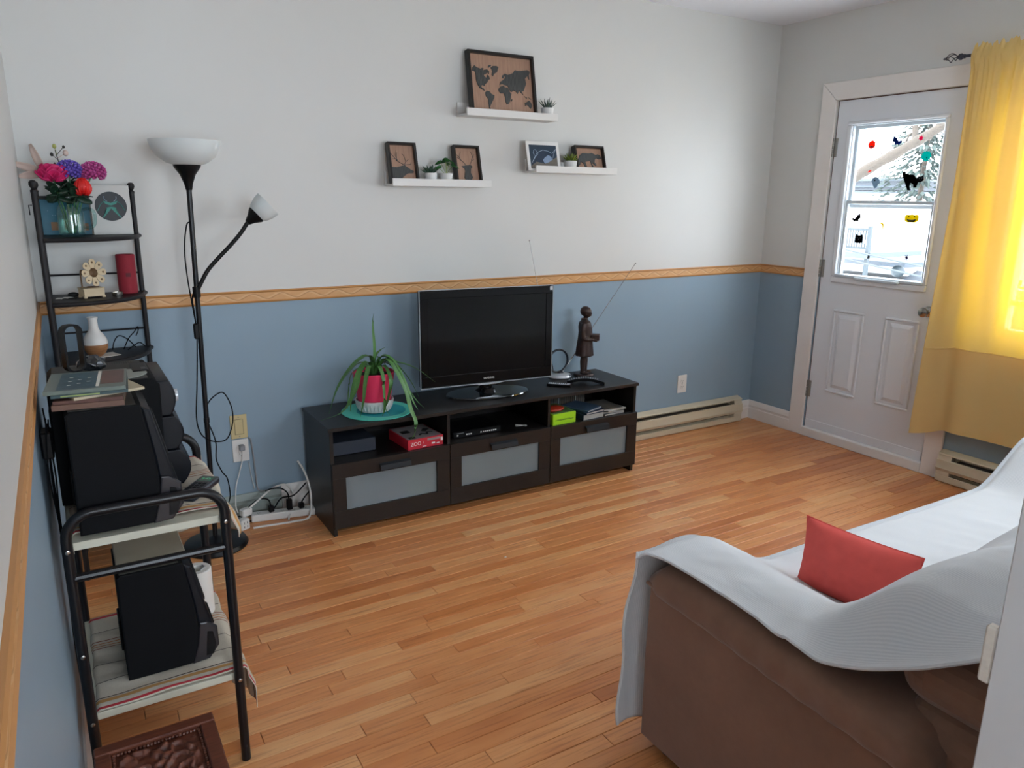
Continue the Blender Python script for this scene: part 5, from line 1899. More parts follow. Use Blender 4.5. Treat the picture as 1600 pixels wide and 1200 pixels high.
def moth(name, mat, polys=(), tubes=()):
    b = MB()
    for q in polys:
        b.prism([(u, -.0022, .112 + v) for u, v in q], (0, .0008, 0))
    for q, rad in tubes:
        b.tube(bez([(u, -.002, .112 + v) for u, v in q], 5), rad, 5)
    b.build(name, mat, r, recalc=True)


moth('moth_wing', 'tealpaint', polys=[[(-.003, .004), (-.020, .010), (-.026, .022), (-.012, .018), (0, .013), (.012, .018), (.026, .022), (.020, .010), (.003, .004)],
                                       [(-.004, -.002), (-.018, -.005), (-.016, -.014), (-.034, -.044), (-.031, -.046), (-.004, -.014), (0, -.008), (.004, -.014), (.031, -.046), (.034, -.044), (.016, -.014), (.018, -.005), (.004, -.002)]])
moth('moth_outline', 'chalk', tubes=[([(-.022, .040), (-.021, .028), (-.012, .020)], .0009), ([(.022, .040), (.021, .028), (.012, .020)], .0009)])
moth('moth_streamer', 'tealpaint', tubes=[([(-.024, .018), (-.036, .008), (-.050, -.018)], .0012), ([(.024, .018), (.036, .008), (.050, -.018)], .0012)])

# mason jar mug
MAT['jar'] = thin_glass('jar_glass', (.88, .96, .95))
MAT['jarthick'] = thin_glass('jar_glass_thick', (.70, .84, .82), rough=.02)
MAT['water'] = thin_glass('green_water', (.80, .93, .88))


def jar_flowers():
    c = (.153, -.190, ZT + .0005)
    r = thing('mason_jar', 'clear glass jar mug with a handle holding the flowers', 'jar', c)
    MB().lathe([(0, 0), (.040, 0), (.046, .006), (.047, .020), (.046, .085), (.043, .105), (.034, .122), (.0315, .128), (.0315, .148), (.033, .150), (.030, .151), (.029, .146), (.029, .128), (.032, .121), (.040, .103), (.043, .084), (.044, .020), (.042, .009), (0, .007)], 40).build('body', 'jar', r)
    for z in (.130, .137, .144):
        MB().tube([(.032 * math.cos(2 * PI * k / 32), .032 * math.sin(2 * PI * k / 32), z) for k in range(32)], .0013, 6, closed=True).build('thread', 'jarthick', r)
    MB().tube(bez([(.044, .0, .100), (.062, .0, .104), (.080, .0, .094), (.084, .0, .070), (.078, .0, .042), (.062, .0, .030), (.045, .0, .034)], 6), .0062, 10).build('handle', 'jarthick', r)
    MB().lathe([(0, .0085), (.0415, .011), (.0425, .078), (0, .079)], 28).build('water', 'water', r)
    C = Vector(c)
    MAT['gstem'] = M('green_stem', '#2f6b3a', 0.5, var=.25, vscale=50)
    MAT['dleaf'] = M('dark_foliage', '#173524', 0.5, var=.3, vscale=50)
    MAT['peony'] = M('magenta_peony_petal', '#d42a6e', 0.6, var=.25, vscale=40)
    MAT['violet'] = M('violet_floret', '#6a55b8', 0.6, var=.25, vscale=60)
    MAT['mauve'] = M('mauve_pink_floret', '#b8468c', 0.6, var=.3, vscale=60)
    MAT['redfl'] = M('scarlet_petal', '#d8231f', 0.5, var=.15, vscale=40)
    MAT['cream'] = M('cream_pink_lily_petal', '#cdb6aa', 0.6, var=.1, vscale=30)
    MAT['bud'] = M('yellow_green_bud', '#a3a85c', 0.5)
    MAT['twig'] = M('dark_twig', '#33302c', 0.7)
    rnd = random.Random(9)

    def flower(name, label, head, stem_foot):
        o = thing(name, label, 'flower', (C.x + stem_foot[0], C.y + stem_foot[1], C.z + .0125))
        f = Vector((0, 0, 0))
        h = Vector(head) - Vector(o.location)
        pts = bez([f, h * .35 + Vector((0, 0, .02)), h * .75 + Vector((0, 0, .012)), h], 5)
        MB().tube(pts, .0026, 7).build('stem', 'gstem', o)
        return o, h

    def petal(o, h, a, tilt, l, w, mat, curl=.3, name='petal', base=.0, roll=0.0):
        b = MB()
        mm = Matrix.Translation(h) @ Matrix.Rotation(a, 4, 'Z') @ Matrix.Rotation(tilt, 4, 'Y') @ Matrix.Rotation(roll, 4, 'Z')

        def P(u, v):
            s = (v - .5) * 2
            ww = w * (math.sin(PI * min(1, .12 + u * .8)) ** .7)
            x = base + .004 + ww * s * .0
            return mm @ Vector((-curl * l * u * u + .25 * w * s * s, ww * s, base + l * u))
        b.grid(P, 6, 4)
        solidify(b.build(name, mat, o), .0008)

    # magenta peony
    o, h = flower('peony', 'magenta peony at the left of the bouquet', (.112, -.215, 1.592), (-.006, .004))
    for ring, (n, tilt, l, w) in enumerate(((5, .10, .046, .026), (7, .45, .056, .032), (9, .85, .064, .036), (7, 1.25, .062, .034))):
        for k in range(n):
            petal(o, h, 2 * PI * k / n + ring * .4, tilt + rnd.uniform(-.1, .1), l, w, 'peony', .30)
    MB().ell(h + Vector((0, 0, .012)), (.009, .009, .010), 10, 8).build('centre', 'bud', o)
    # violet scabious
    for name, label, pos, foot, mat, rad, nf in (('pincushion_flower', 'violet pincushion flower in the middle of the bouquet', (.168, -.200, 1.628), (.002, -.008), 'violet', .043, 90),
                                                 ('allium_flower', 'mauve pink globe flower at the right of the bouquet', (.248, -.190, 1.624), (.010, .006), 'mauve', .044, 95),
                                                 ('allium_flower', 'pale pink flower half hidden behind the mauve globe', (.212, -.160, 1.618), (.006, .012), 'mauve', .032, 40)):
        o, h = flower(name, label, pos, foot)
        b = MB()
        for k in range(nf):
            z = 1 - 1.7 * (k + .5) / nf
            a = k * 2.399
            q = Vector((math.sqrt(max(0, 1 - z * z)) * math.cos(a), math.sqrt(max(0, 1 - z * z)) * math.sin(a), z * .85))
            b.tube([h + q * rad * .55, h + q * rad * .92], [.0012, .0022], 5)
            b.ell(h + q * rad, (.0056, .0056, .0048), 6, 4)
        b.ell(h, (rad * .6, rad * .6, rad * .5), 10, 8)
        b.build('florets', mat, o)['kind'] = 'stuff'
    # red bud
    o, h = flower('ranunculus', 'round scarlet flower at the front of the bouquet', (.205, -.235, 1.566), (.008, -.010))
    MB().ell(h + Vector((0, 0, .002)), (.027, .027, .028), 16, 10).build('centre', 'redfl', o)
    for k in range(7):
        petal(o, h - Vector((0, 0, .028)), 2 * PI * k / 7, .50, .056, .030, 'redfl', .55)
    # lily petals
    o, h = flower('lily', 'wilted cream lily with long petals at the far left of the bouquet', (.090, -.165, 1.615), (-.010, .010))
    for a, tilt, l in ((PI, 1.15, .105), (PI * .92, .40, .115), (PI * 1.08, 1.62, .095), (.3, .9, .050)):
        petal(o, h, a, tilt if tilt else .1, l, .016, 'cream', -.22 if tilt > 1 else .12, roll=1.25)
    for k in range(3):
        MB().tube([h, h + Vector((.012 * (k - 1), -.004, .035))], .0012, 5).build('stamen', 'umber', o)
    # twig with buds
    o, h = flower('bud_twig', 'dark twig with small yellow-green buds standing highest in the bouquet', (.142, -.185, 1.640), (-.002, .0))
    MB().tube(bez([h, h + Vector((-.006, 0, .03)), h + Vector((-.011, 0, .062))], 4), .0018, 6).build('twig', 'twig', o)
    for d, s in (((-.024, 0, .045), .0075), ((-.012, 0, .075), .009), ((.022, .004, .052), .012), ((.018, .002, .074), .006), ((-.018, 0, .012), .005)):
        b = MB()
        b.tube([h + Vector((-.007, 0, d[2] * .6)), h + Vector(d)], .0012, 5)
        b.ell(h + Vector(d), (s * .8, s * .8, s), 10, 8)
        b.build('bud', 'cream' if s > .011 else ('bud' if s > .008 else 'twig'), o)
    # foliage
    for label, pos, foot in (('dark green leaf spray under the peony', (.118, -.225, 1.552), (-.004, -.012)), ('dark green leaf spray under the red flower', (.180, -.235, 1.548), (.004, -.014)), ('dark leaf spray behind the violet flower', (.152, -.170, 1.575), (0, .014))):
        o, h = flower('leaf_spray', label, pos, foot)
        for k in range(15):
            petal(o, h - Vector((0, 0, .007 * (k % 4))), k * 2.1, .7 + .35 * (k % 4), .055, .017, 'dleaf', -.2, 'leaf', roll=.9 * (k % 2))


jar_flowers()

# second shelf
Z2 = 1.1408
MAT['birch'] = M('laser_cut_birch', '#cdb896', 0.6, var=.08, vscale=40)
MAT['burnt'] = M('burnt_edge_wood', '#7a5f44', 0.7)


def gramophone():
    r = thing('wooden_gramophone', 'small laser-cut wooden gramophone model with a petal horn', 'model', (.192, -.195, Z2), R(18))
    MB().box(-.038, .038, -.030, .030, .006, .036, bev=.0008).build('base_box', 'birch', r)
    for sx_ in (-1, 1):
        for sy_ in (-1, 1):
            MB().box(sx_ * .034 - .006, sx_ * .034 + .006, sy_ * .026 - .006, sy_ * .026 + .006, 0, .008, bev=.001).build('foot', 'birch', r)
    MB().box(-.040, .040, -.032, .032, .036, .039, bev=.0006).build('lid', 'birch', r)
    MB().lathe([(0, .039), (.022, .039), (.022, .042), (0, .042)], 24, c=(.006, 0, 0)).build('turntable', 'burnt', r)
    MB().tube(bez([(-.030, .006, .039), (-.030, .008, .075), (-.028, .008, .105), (-.014, .0, .104), (.0, -.010, .098)], 5), .003, 6).build('arm', 'burnt', r)
    d = Vector((.28, -.93, .12)).normalized()
    mm = Matrix.Translation((-.004, -.006, .096)) @ d.to_track_quat('Z', 'Y').to_matrix().to_4x4()
    MB().lathe([(.006, 0), (.012, .014), (.022, .026), (.0235, .026), (.013, .012), (.0, .003)], 16, mat=mm).build('horn_cone', 'burnt', r)
    for k in range(8):
        a = 2 * PI * k / 8
        ca, sa = math.cos(a), math.sin(a)
        out = []
        for u, w in ((.018, .007), (.032, .012), (.044, .0135), (.051, .009), (.053, 0)):
            out.append((u, w))
        poly = out + [(u, -w) for u, w in reversed(out[:-1])]
        pts = [(u * ca - w * sa, u * sa + w * ca, .026 + .10 * (u - .018)) for u, w in poly]
        f = MB().prism(pts, (0, 0, .0025), mat=mm).build('petal', 'birch', r, recalc=True)
        MB().lathe([(0, .0), (.004, .0), (.004, .0016), (0, .0016)], 10, mat=mm @ Matrix.Translation((.040 * ca, .040 * sa, .0302))).build('petal_hole', 'burnt', f)


gramophone()
MAT['crimson'] = M('crimson_fabric', '#8e1f2e', 0.8, var=.12, vscale=60, bump=.3, bscale=600)
r = thing('fabric_speaker', 'crimson cylindrical fabric speaker on the second shelf', 'speaker', (.330, -.115, Z2))
MB().lathe([(0, 0), (.033, 0), (.036, .004), (.036, .156), (.034, .160), (.029, .158), (.027, .152), (0, .150)], 40).build('body', 'crimson', r)
MB().lathe([(0, .1505), (.0275, .1525), (.0, .1535)], 24).build('top_cap', 'ink', r)
b = MB().grid(lambda u, v: (.0364 * math.cos(-1.75 + .5 * u), .0364 * math.sin(-1.75 + .5 * u), .070 + .016 * v), 6, 2)
MAT['darkred'] = M('dark_red_logo', '#5a1420', 0.7)
b.build('logo_patch', 'darkred', r)
r = thing('tealight', 'silver tealight in front of the crimson speaker', 'candle', (.283, -.200, Z2))
MB().lathe([(0, 0), (.019, 0), (.0195, .002), (.0195, .016), (.0185, .016), (.018, .012), (0, .0115)], 28).build('cup', 'chrome', r)
MB().lathe([(0, .0118), (.0178, .0121), (.012, .0128), (0, .013)], 20).build('wax', 'white', r)
tag(MB().ell((0, 0, .0105), (.020, .014, .010), 12, 8).build('pine_cone', 'ink'), 'small black knobbly trinket left of the wooden gramophone', 'trinket', loc=(.128, -.165, Z2))
b = MB()
b.grid(lambda u, v: ((u - .5) * .05 + .006 * math.sin(v * 5), (v - .5) * .028, .001 + .003 * abs(math.sin(u * 6))), 10, 6)
tag(solidify(b.build('paper_curl', 'paper'), .0006), 'crumpled pale paper strip at the left of the second shelf', 'paper', loc=(.098, -.20, Z2 + .0005), rz=.6)

# third shelf
Z3 = .9008
MAT['vasewood'] = wood('vase_wood', '#8f5f3c', '#b07d52', 0.5, (10, 10, 60), 0.05, 3)
r = thing('vase', 'white narrow-necked vase with a wooden lower half', 'vase', (.182, -.205, Z3 + .003))
MB().lathe([(0, 0), (.020, 0), (.034, .012), (.044, .034), (.0455, .048), (.0455, .050), (0, .050)], 40).build('wooden_bottom', 'vasewood', r)
MB().lathe([(.0452, .050), (.0455, .052), (.043, .068), (.034, .086), (.023, .100), (.0175, .115), (.0165, .145), (.0205, .158), (.019, .159), (.0145, .146), (.0145, .115), (0, .105)], 40).build('white_top', 'white', r)
tag(MB().box(-.055, .055, -.04, .04, 0, .0022, bev=.0005).build('paper_sheet', 'paper'), 'folded white paper lying under the vase', 'paper', loc=(.205, -.195, Z3), rz=.35)
b = MB()
b.tube(bez([(.245, -.10, Z3 + .004), (.255, -.10, .940), (.275, -.10, .962), (.305, -.10, .945), (.335, -.10, Z3 + .006)], 6), .0024, 6)
b.tube(bez([(.285, -.12, Z3 + .004), (.310, -.11, .950), (.335, -.10, .975), (.350, -.08, .992), (.352, -.07, .975), (.340, -.09, .955)], 6), .0022, 6)
b.tube(bez([(.30, -.13, Z3 + .004), (.325, -.12, .918), (.350, -.10, .926), (.372, -.09, Z3 + .006)], 6), .0022, 6)
tag(b.build('cable_tangle', 'softblack'), 'tangle of thin black cables at the right of the third shelf', 'cable')

# ------------------------------------------------------------------ tubular cart with towels and the stereo
CX0, CX1, CYF, CYR = .032, .385, -1.700, -1.180
ZA, ZB = .738, .270     # shelf tops
MAT['melamine'] = M('ivory_melamine', '#c9c6b4', 0.45, var=.03)


def cart():
    o = Vector((CX0, CYF, 0))
    root = thing('tube_cart', 'black tubular two-shelf cart holding the stereo by the left wall', 'cart', o)

    def P(x, y, z):
        return (x - o.x, y - o.y, z)
    for name, y, dx in (('front_frame', CYF, 0), ('rear_frame', CYR, .012)):
        xa, xb = CX0 + dx * .3, CX1 + dx
        rr = .062
        pts = [P(xa, y, 0), P(xa, y, .40), P(xa, y, .815 - rr)]
        pts += [P(xa + rr - rr * math.cos(a), y, .815 - rr + rr * math.sin(a)) for a in [PI / 2 * i / 8 for i in range(1, 9)]]
        pts += [P(xb - rr + rr * math.sin(a), y, .815 - rr + rr * math.cos(a)) for a in [PI / 2 * i / 8 for i in range(0, 9)]]
        pts += [P(xb, y, .40), P(xb, y, 0)]
        f = MB().tube(pts, .0125, 14).build(name, 'blackmetal', root)
        MB().rod(P(xa, y, .655), P(xb, y, .655), .0105, 10).build('crossbar', 'blackmetal', f)
        if y == CYF:
            for x in (xa, xb):
                for z in (ZA - .010, ZB - .010, .45) if x == xa else (ZA - .010, ZB - .010):
                    MB().lathe([(0, 0), (.0055, 0), (.0055, .002), (.003, .003), (0, .0026)], 12, mat=Matrix.Translation(P(x, y - .0118, z)) @ Matrix.Rotation(R(90), 4, 'X')).build('screw', 'chrome', f)
    for z in (ZA, ZB):
        b = MB().box(CX0 + .0 - o.x, CX1 + .004 - o.x, CYF + .014 - o.y, CYR - .014 - o.y, z - .020, z, bev=.001)
        b.build('shelf_board', 'melamine', root)


cart()


def towel_mat():
    t = NT('linen_towel')
    v = t.coord('Object')
    sx = t.n('ShaderNodeSeparateXYZ')
    at = t.n('ShaderNodeAttribute', attribute_name='across')
    sc = t.n('ShaderNodeSeparateColor')
    t.l(at.outputs['Color'], sc.inputs[0])
    y = sc.outputs[0]
    weave = t.noise(t.coord('Object', (300, 40, 300)), 3, 2)
    c = t.mix(weave, lin('#b3a999'), lin('#cbc2b2'))

    def line(c, pos, w, col):
        f = t.math('LESS_THAN', t.math('ABSOLUTE', t.math('SUBTRACT', y, pos)), w)
        return t.mix(f, c, lin(col))
    for pos, w, col in ((.02, .010, '#b5303a'), (.075, .014, '#b98a52'), (.105, .004, '#3a2a2a'), (.25, .003, '#3d3436'), (.42, .003, '#3d3436'), (.60, .004, '#7b3a2e'), (.63, .004, '#a8622f'), (.66, .004, '#a8622f'), (.69, .004, '#7b3a2e'), (.80, .003, '#3d3436'), (.98, .012, '#b5303a')):
        c = line(c, pos, w, col)
    t.base(c)
    t.p.inputs['Roughness'].default_value = 0.9
    t.bump(weave, 0.25, 0.001)
    return t.m


MAT['towel'] = towel_mat()


def towel(label, z, x0, x1, ya, yb, drop, seed, rev=False):
    """cloth lying on a shelf and hanging over its right edge (and a little over the left)"""
    rnd = random.Random(seed)
    ph = [rnd.uniform(0, 6) for _ in range(6)]
    Lf = .05
    Ltot = Lf + (x1 - x0) + drop
    bm = bmesh.new()
    nu, nv = 72, 56
    V = []
    acr = []
    for i in range(nu + 1):
        row = []
        s = Ltot * i / nu
        for j in range(nv + 1):
            t = j / nv
            y = ya + (yb - ya) * t
            wr = .0022 * math.sin(s * 26 + ph[0] + t * 5) + .0018 * math.sin(t * 37 + ph[1] + s * 9) + .0015 * math.sin(t * 19 + s * 40 + ph[2])
            if s < Lf:
                x = x0 - .004 - .002 * math.sin(t * 20)
                zz = z - (Lf - s) + .002
            elif s < Lf + (x1 - x0):
                x = x0 + (s - Lf)
                zz = z + .0035 + max(0, wr)
                y += .004 * math.sin(s * 20 + ph[3]) * (1 if t > .5 else -1) * (abs(t - .5) * 2)
            else:
                d = s - Lf - (x1 - x0)
                fold = .010 * math.sin(t * 16 + ph[4]) * min(1, d / .04) + .006 * math.sin(t * 31 + ph[5]) * min(1, d / .04)
                x = x1 + .010 * min(1, d / .012) + .010 + fold
                zz = z + .0035 - d - .008 * math.sin(t * 7 + ph[2])
                y = y + .02 * (0.5 - t) * d / max(drop, .01)
                x += .034 * min(1, d / .08) * max(0, 1 - t / .3)
            row.append(bm.verts.new((x, y, zz)))
            acr.append((1 - t if rev else t, s / Ltot, 0, 1))
        V.append(row)
    for i in range(nu):
        for j in range(nv):
            bm.faces.new([V[i][j], V[i + 1][j], V[i + 1][j + 1], V[i][j + 1]])
    for f in bm.faces:
        f.smooth = True
    me = bpy.data.meshes.new('towel')
    bm.to_mesh(me)
    bm.free()
    add_tone(me, acr)
    me.color_attributes[0].name = 'across'
    me.materials.append(MAT['towel'])
    o = bpy.data.objects.new('towel', me)
    COL.objects.link(o)
    solidify(o, .0018, 1)
    tag(o, label, 'towel')
    return o


tw = towel('striped linen towel on the upper shelf under the big speaker', ZA + .0005, CX0 + .016, CX1 + .004, CYF + .060, CYR - .018, .10, 2)
b = MB().grid(lambda u, v: (.265 + .145 * u, CYR - .004 + .006 * math.sin(u * 9) * v, ZA + .002 - .255 * v * (1 - .12 * u)), 20, 30)
fl = b.build('hanging_end', 'towel', tw, ang=3)
add_tone(fl.data, [((ZA - v.co.z) / .36 + .3, 0, 0, 1) for v in fl.data.vertices])
fl.data.color_attributes[0].name = 'across'
solidify(fl, .0018, 1)
towel('striped linen towel on the lower shelf with a hanging corner', ZB + .0005, CX0 + .016, CX1 + .004, CYF + .016, CYR - .018, .150, 5)


def side_prism(b, prof, y0, y1, **k):
    b.prism([(x, y0, z) for x, z in prof], (0, y1 - y0, 0), **k)
    return b


MAT['spk_front'] = M('speaker_front_plastic', '#0b0e15', 0.4, var=.15, spec=.25)
MAT['spk_foot'] = M('brownish_grey_bezel', '#28262a', 0.35, .1, var=.1)
MAT['spk_cloth'] = M('speaker_grille_cloth', '#0d0e11', 0.9, var=.2, bump=.4, bscale=900)
MAT['dusty'] = M('dusty_black_top', '#2f2e2a', 0.6, var=.18, vscale=14)


def stereo_speaker(label, loc, rz=0):
    """front towards +x, narrow side towards the camera"""
    r = thing('stereo_speaker', label, 'speaker', loc, rz, group='black speakers of the stereo')
    w = .205
    b = MB()
    side_prism(b, [(0, 0), (.170, 0), (.190, .05), (.178, .18), (.160, .308), (.010, .308), (0, .30)], 0, w, bev=.005, seg=2)
    b.build('cabinet', 'softblack', r, recalc=True)
    MB().box(.008, .150, .006, w - .006, .3078, .3088).build('top_face', 'dusty', r)
    b = MB()
    side_prism(b, [(.168, .004), (.205, .010), (.228, .045), (.226, .085), (.205, .175), (.180, .290), (.158, .304), (.176, .18), (.188, .05)], .004, w - .004, bev=.006, seg=2)
    b.build('front_baffle', 'spk_front', r, recalc=True)
    # woofer and tweeter on the sloped front
    for z, rad, nx in ((.205, .062, .196), (.085, .030, .222)):
        mm = Matrix.Translation((nx, w / 2, z)) @ Matrix.Rotation(R(90 - 12), 4, 'Y')
        MB().lathe([(0, -.006), (rad * .35, -.004), (rad * .85, .003), (rad * .95, .008), (rad * 1.08, .006), (rad * 1.1, 0), (0, -.012)], 32, mat=mm).build('driver', 'spk_cloth', r)
    # curved lower corner piece seen on the near side
    b = MB()
    side_prism(b, [(.160, .0), (.205, .004), (.232, .040), (.231, .095), (.205, .118), (.186, .120), (.178, .060)], -.004, .012, bev=.004, seg=2)
    b.build('corner_trim', 'spk_foot', r, recalc=True)
    b = MB()
    side_prism(b, [(.196, .016), (.216, .018), (.224, .048), (.218, .086), (.204, .090)], -.0060, -.0035, bev=.001)
    b.build('trim_recess', 'blackplastic', r, recalc=True)
    MB().box(-.006, .0, .06, .14, .06, .15, bev=.002).build('terminal_plate', 'blackplastic', r)
    return r


stereo_speaker('large black stereo speaker on the upper cart shelf under the records', (.062, -1.680, ZA + .0095))
stereo_speaker('black stereo speaker on the lower cart shelf', (.124, -1.600, ZB + .0095))


def stereo():
    ox, oy, oz = .028, -1.452, ZA + .0095
    r = thing('stereo_unit', 'black mini stereo centre unit with bulging front behind the big speaker', 'stereo', (ox, oy, oz))
    w = .275
    b = MB()
    side_prism(b, [(0, 0), (.255, 0), (.262, .30), (.245, .318), (.012, .318), (0, .306)], 0, w, bev=.004, seg=2)
    b.build('case', 'softblack', r, recalc=True)
    MB().box(.012, .235, .010, w - .010, .3178, .3196, bev=.0006).build('top_cover', 'dusty', r)
    b = MB()
    for k in range(16):
        b.box(.12 + k * .006, .123 + k * .006, w - .045, w - .020, .3194, .3200)
    b.build('vent_slots', 'ink', r)
    for i, (za, zb, bul) in enumerate(((.208, .308, .040), (.110, .206, .052), (.006, .108, .062))):
        prof = [(.240, za)]
        for k in range(9):
            a = k / 8
            prof.append((.258 + bul * (.45 + .55 * math.sin(PI * (.06 + .88 * a)) ** .8), za + (zb - za) * a))
        prof.append((.240, zb))
        b = MB()
        side_prism(b, prof, .002, w - .002, bev=.004, seg=2)
        f = b.build('front_bulge', 'spk_front', r, recalc=True)
        zc = (za + zb) / 2
        xx = .258 + bul * .97
        if i == 0:
            MB().box(xx - .004, xx + .002, .06, .20, zc - .014, zc + .018, bev=.002).build('display', 'screen', f)
            MB().lathe([(0, 0), (.018, 0), (.017, .012), (0, .013)], 20, mat=Matrix.Translation((xx - .004, .030, zc)) @ Matrix.Rotation(R(90), 4, 'Y')).build('knob', 'silver', f)
        elif i == 1:
            for k in range(5):
                MB().box(xx - .006, xx + .003, .045 + k * .042, .075 + k * .042, zc - .008, zc + .006, bev=.002).build('button', 'spk_foot', f)
            MB().lathe([(0, 0), (.030, 0), (.028, .010), (0, .012)], 28, mat=Matrix.Translation((xx - .012, w / 2, zc + .020)) @ Matrix.Rotation(R(70), 4, 'Y')).build('volume_dial', 'bluedark', f)
        else:
            MB().box(xx - .004, xx + .002, .03, w - .03, zc - .030, zc + .020, bev=.003).build('cassette_door', 'bluedark', f)
    # raised controls at the right of the top
    MB().box(.205, .245, .09, .20, .3190, .3240, bev=.002).build('lid_latch', 'blackplastic', r)
    MB().box(.228, .240, .10, .13, .3238, .3255, bev=.0005).build('latch_label', 'spk_foot', r)


stereo()
ZST = ZA + .0095 + .3200

# loop aerial
r = thing('loop_aerial', 'black rounded loop aerial standing on the stereo', 'antenna', (.098, -1.335, ZST), R(28))
MB().lathe([(0, 0), (.034, 0), (.034, .004), (.020, .008), (0, .009)], 24, sy=.75).build('foot', 'blackplastic', r)
pts = []
hw, z0, z1, rr = .026, .012, .140, .020
for cx_, cz_, a0 in ((hw - rr, z1 - rr, 0), (-hw + rr, z1 - rr, 90), (-hw + rr, z0 + rr, 180), (hw - rr, z0 + rr, 270)):
    for k in range(6):
        a = R(a0 + 90 * k / 5)
        pts.append((cx_ + rr * math.cos(a), 0, cz_ + rr * math.sin(a)))
b = MB()
inner = [(p[0] * .80, 0, (p[2] - .076) * .93 + .076) for p in pts]
n = len(pts)
bm = b.bm
dd = .011
ring = []
for p, q in zip(pts, inner):
    ring.append([bm.verts.new((p[0], -dd, p[2])), bm.verts.new((p[0], dd, p[2])), bm.verts.new((q[0], dd, q[2])), bm.verts.new((q[0], -dd, q[2]))])
for i in range(n):
    A, B = ring[i], ring[(i + 1) % n]
    for k in range(4):
        bm.faces.new([A[k], A[(k + 1) % 4], B[(k + 1) % 4], B[k]])
b.build('loop', 'blackplastic', r, recalc=True)
MB().tube(bez([(-.02, -.02, .004), (-.060, -.03, .010), (-.078, -.05, -.02), (-.070, -.11, -.12), (-.062, -.15, -.25)], 6), .0018, 6).build('lead', 'softblack', r)
# crumpled plastic bag, round disc beside it
MAT['filmbag'] = M('smoky_plastic_film', '#2c3036', 0.25, var=.3, vscale=40)
b = MB().ell((0, 0, .02), (.036, .030, .020), 22, 14)
for v in b.bm.verts:
    v.co += Vector((noise.noise(v.co * 70), noise.noise(v.co * 70 + Vector((3, 1, 2))), noise.noise(v.co * 60 + Vector((7, 2, 5))))) * .009
    v.co.z = max(.0003, v.co.z)
tag(b.build('plastic_bag', 'filmbag', ang=.2), 'small crumpled dark plastic bag beside the loop aerial', 'bag', loc=(.140, -1.290, ZST))
MAT['paledisc'] = M('pale_green_grey_disc', '#8d938b', 0.35, var=.05)
tag(MB().lathe([(.008, 0), (.062, 0), (.062, .0013), (.008, .0013), (.008, 0)], 48).build('disc', 'paledisc'), 'pale round disc lying half under the records', 'disc', loc=(.205, -1.375, ZST), rz=0)

# small stack of records and books on the near speaker
MAT['covA'] = M('green_grey_cover', '#66726a', 0.35, var=.15, vscale=15)
MAT['covB'] = M('blue_green_cover', '#2d464a', 0.4, var=.2, vscale=25)
MAT['covC'] = M('brown_cover', '#6a4c3e', 0.55, var=.2, vscale=40)
MAT['covD'] = M('cream_sleeve', '#b7ab90', 0.6, var=.06)
MAT['pic1'] = M('teal_picture', '#2b4c58', 0.35, var=.6, vscale=60)
MAT['pic2'] = M('brown_picture', '#5f4038', 0.35, var=.5, vscale=50)
ZK = ZA + .0095 + .3090
z = ZK
for i, (lab, mt, w, d, h, dx, dy, rz) in enumerate((
        ('brown worn book at the bottom of the pile on the speaker', 'covC', .150, .150, .013, .0, .0, -6),
        ('thin reddish-brown booklet second from the bottom of the pile', 'pic2', .146, .148, .008, .004, .002, -8),
        ('cream record sleeve sticking out to the right of the pile', 'covD', .158, .150, .006, .020, .018, 16),
        ('blue-green booklet under the top magazine of the pile', 'covB', .160, .158, .007, .004, .012, -4),
        ('green-grey magazine with pictures on top of the pile', 'covA', .170, .200, .009, -.002, .036, -5))):
    k = thing('record_sleeve' if i == 2 else 'book', lab, 'book', (.122 + dx, -1.590 + dy, z + .0003), R(rz), group='pile of books and sleeves on the speaker')
    MB().box(-w / 2 + .002, w / 2 - .002, -d / 2 + .002, d / 2 - .002, .0012, h - .0012).build('pages', 'covD', k)
    MB().box(-w / 2, w / 2, -d / 2, d / 2, 0, .0012).box(-w / 2, w / 2, -d / 2, d / 2, h - .0012, h).box(-w / 2, w / 2, -d / 2, -d / 2 + .0014, .0012, h - .0012).build('cover', mt, k)
    if i == 4:
        MB().box(-.060, .022, -.092, .085, h, h + .0003).build('cover_picture', 'pic1', k)
        MB().box(.030, .080, -.060, .090, h, h + .0003).build('cover_picture', 'pic2', k)
        b = MB()
        for q in range(7):
            b.box(-.040 + (q % 3) * .02, -.032 + (q % 3) * .02, -.05 + q * .014, -.047 + q * .014, h + .0003, h + .0006)
        b.box(.021, .028, -.080, .090, h, h + .0004)
        b.build('cover_marks', 'paper', k)
    if i == 3:
        MB().box(-.06, .02, -d / 2 - .0003, -d / 2, .002, .005).build('spine_print', 'stem', k)
    z += h + .0004

# telephone-like remote on the towel
MAT['lcd'] = M('green_lcd', '#1f5a48', 0.25, var=.1)
MAT['lcdglyph'] = M('lcd_digits', '#53c08f', 0.4)
r = thing('remote_control', 'dark remote with a green display on the upper towel', 'remote control', (.352, -1.512, ZA + .0078), R(-36))
MB().box(-.027, .027, -.074, .074, 0, .020, bev=.006, seg=2).build('body', 'bluedark', r)
MB().box(-.019, .019, .030, .062, .0195, .0206, bev=.0004).build('display', 'lcd', r)
text('display_digits', '8:42', .015, 'lcdglyph', r, (0, .046, .0208), (0, 0, 0), depth=.0001)
b = MB()
for i in range(3):
    for j in range(6):
        b.box(-.019 + i * .0135, -.009 + i * .0135, -.066 + j * .015, -.057 + j * .015, .0195, .0215)
b.build('keys', 'ink', r)['kind'] = 'stuff'

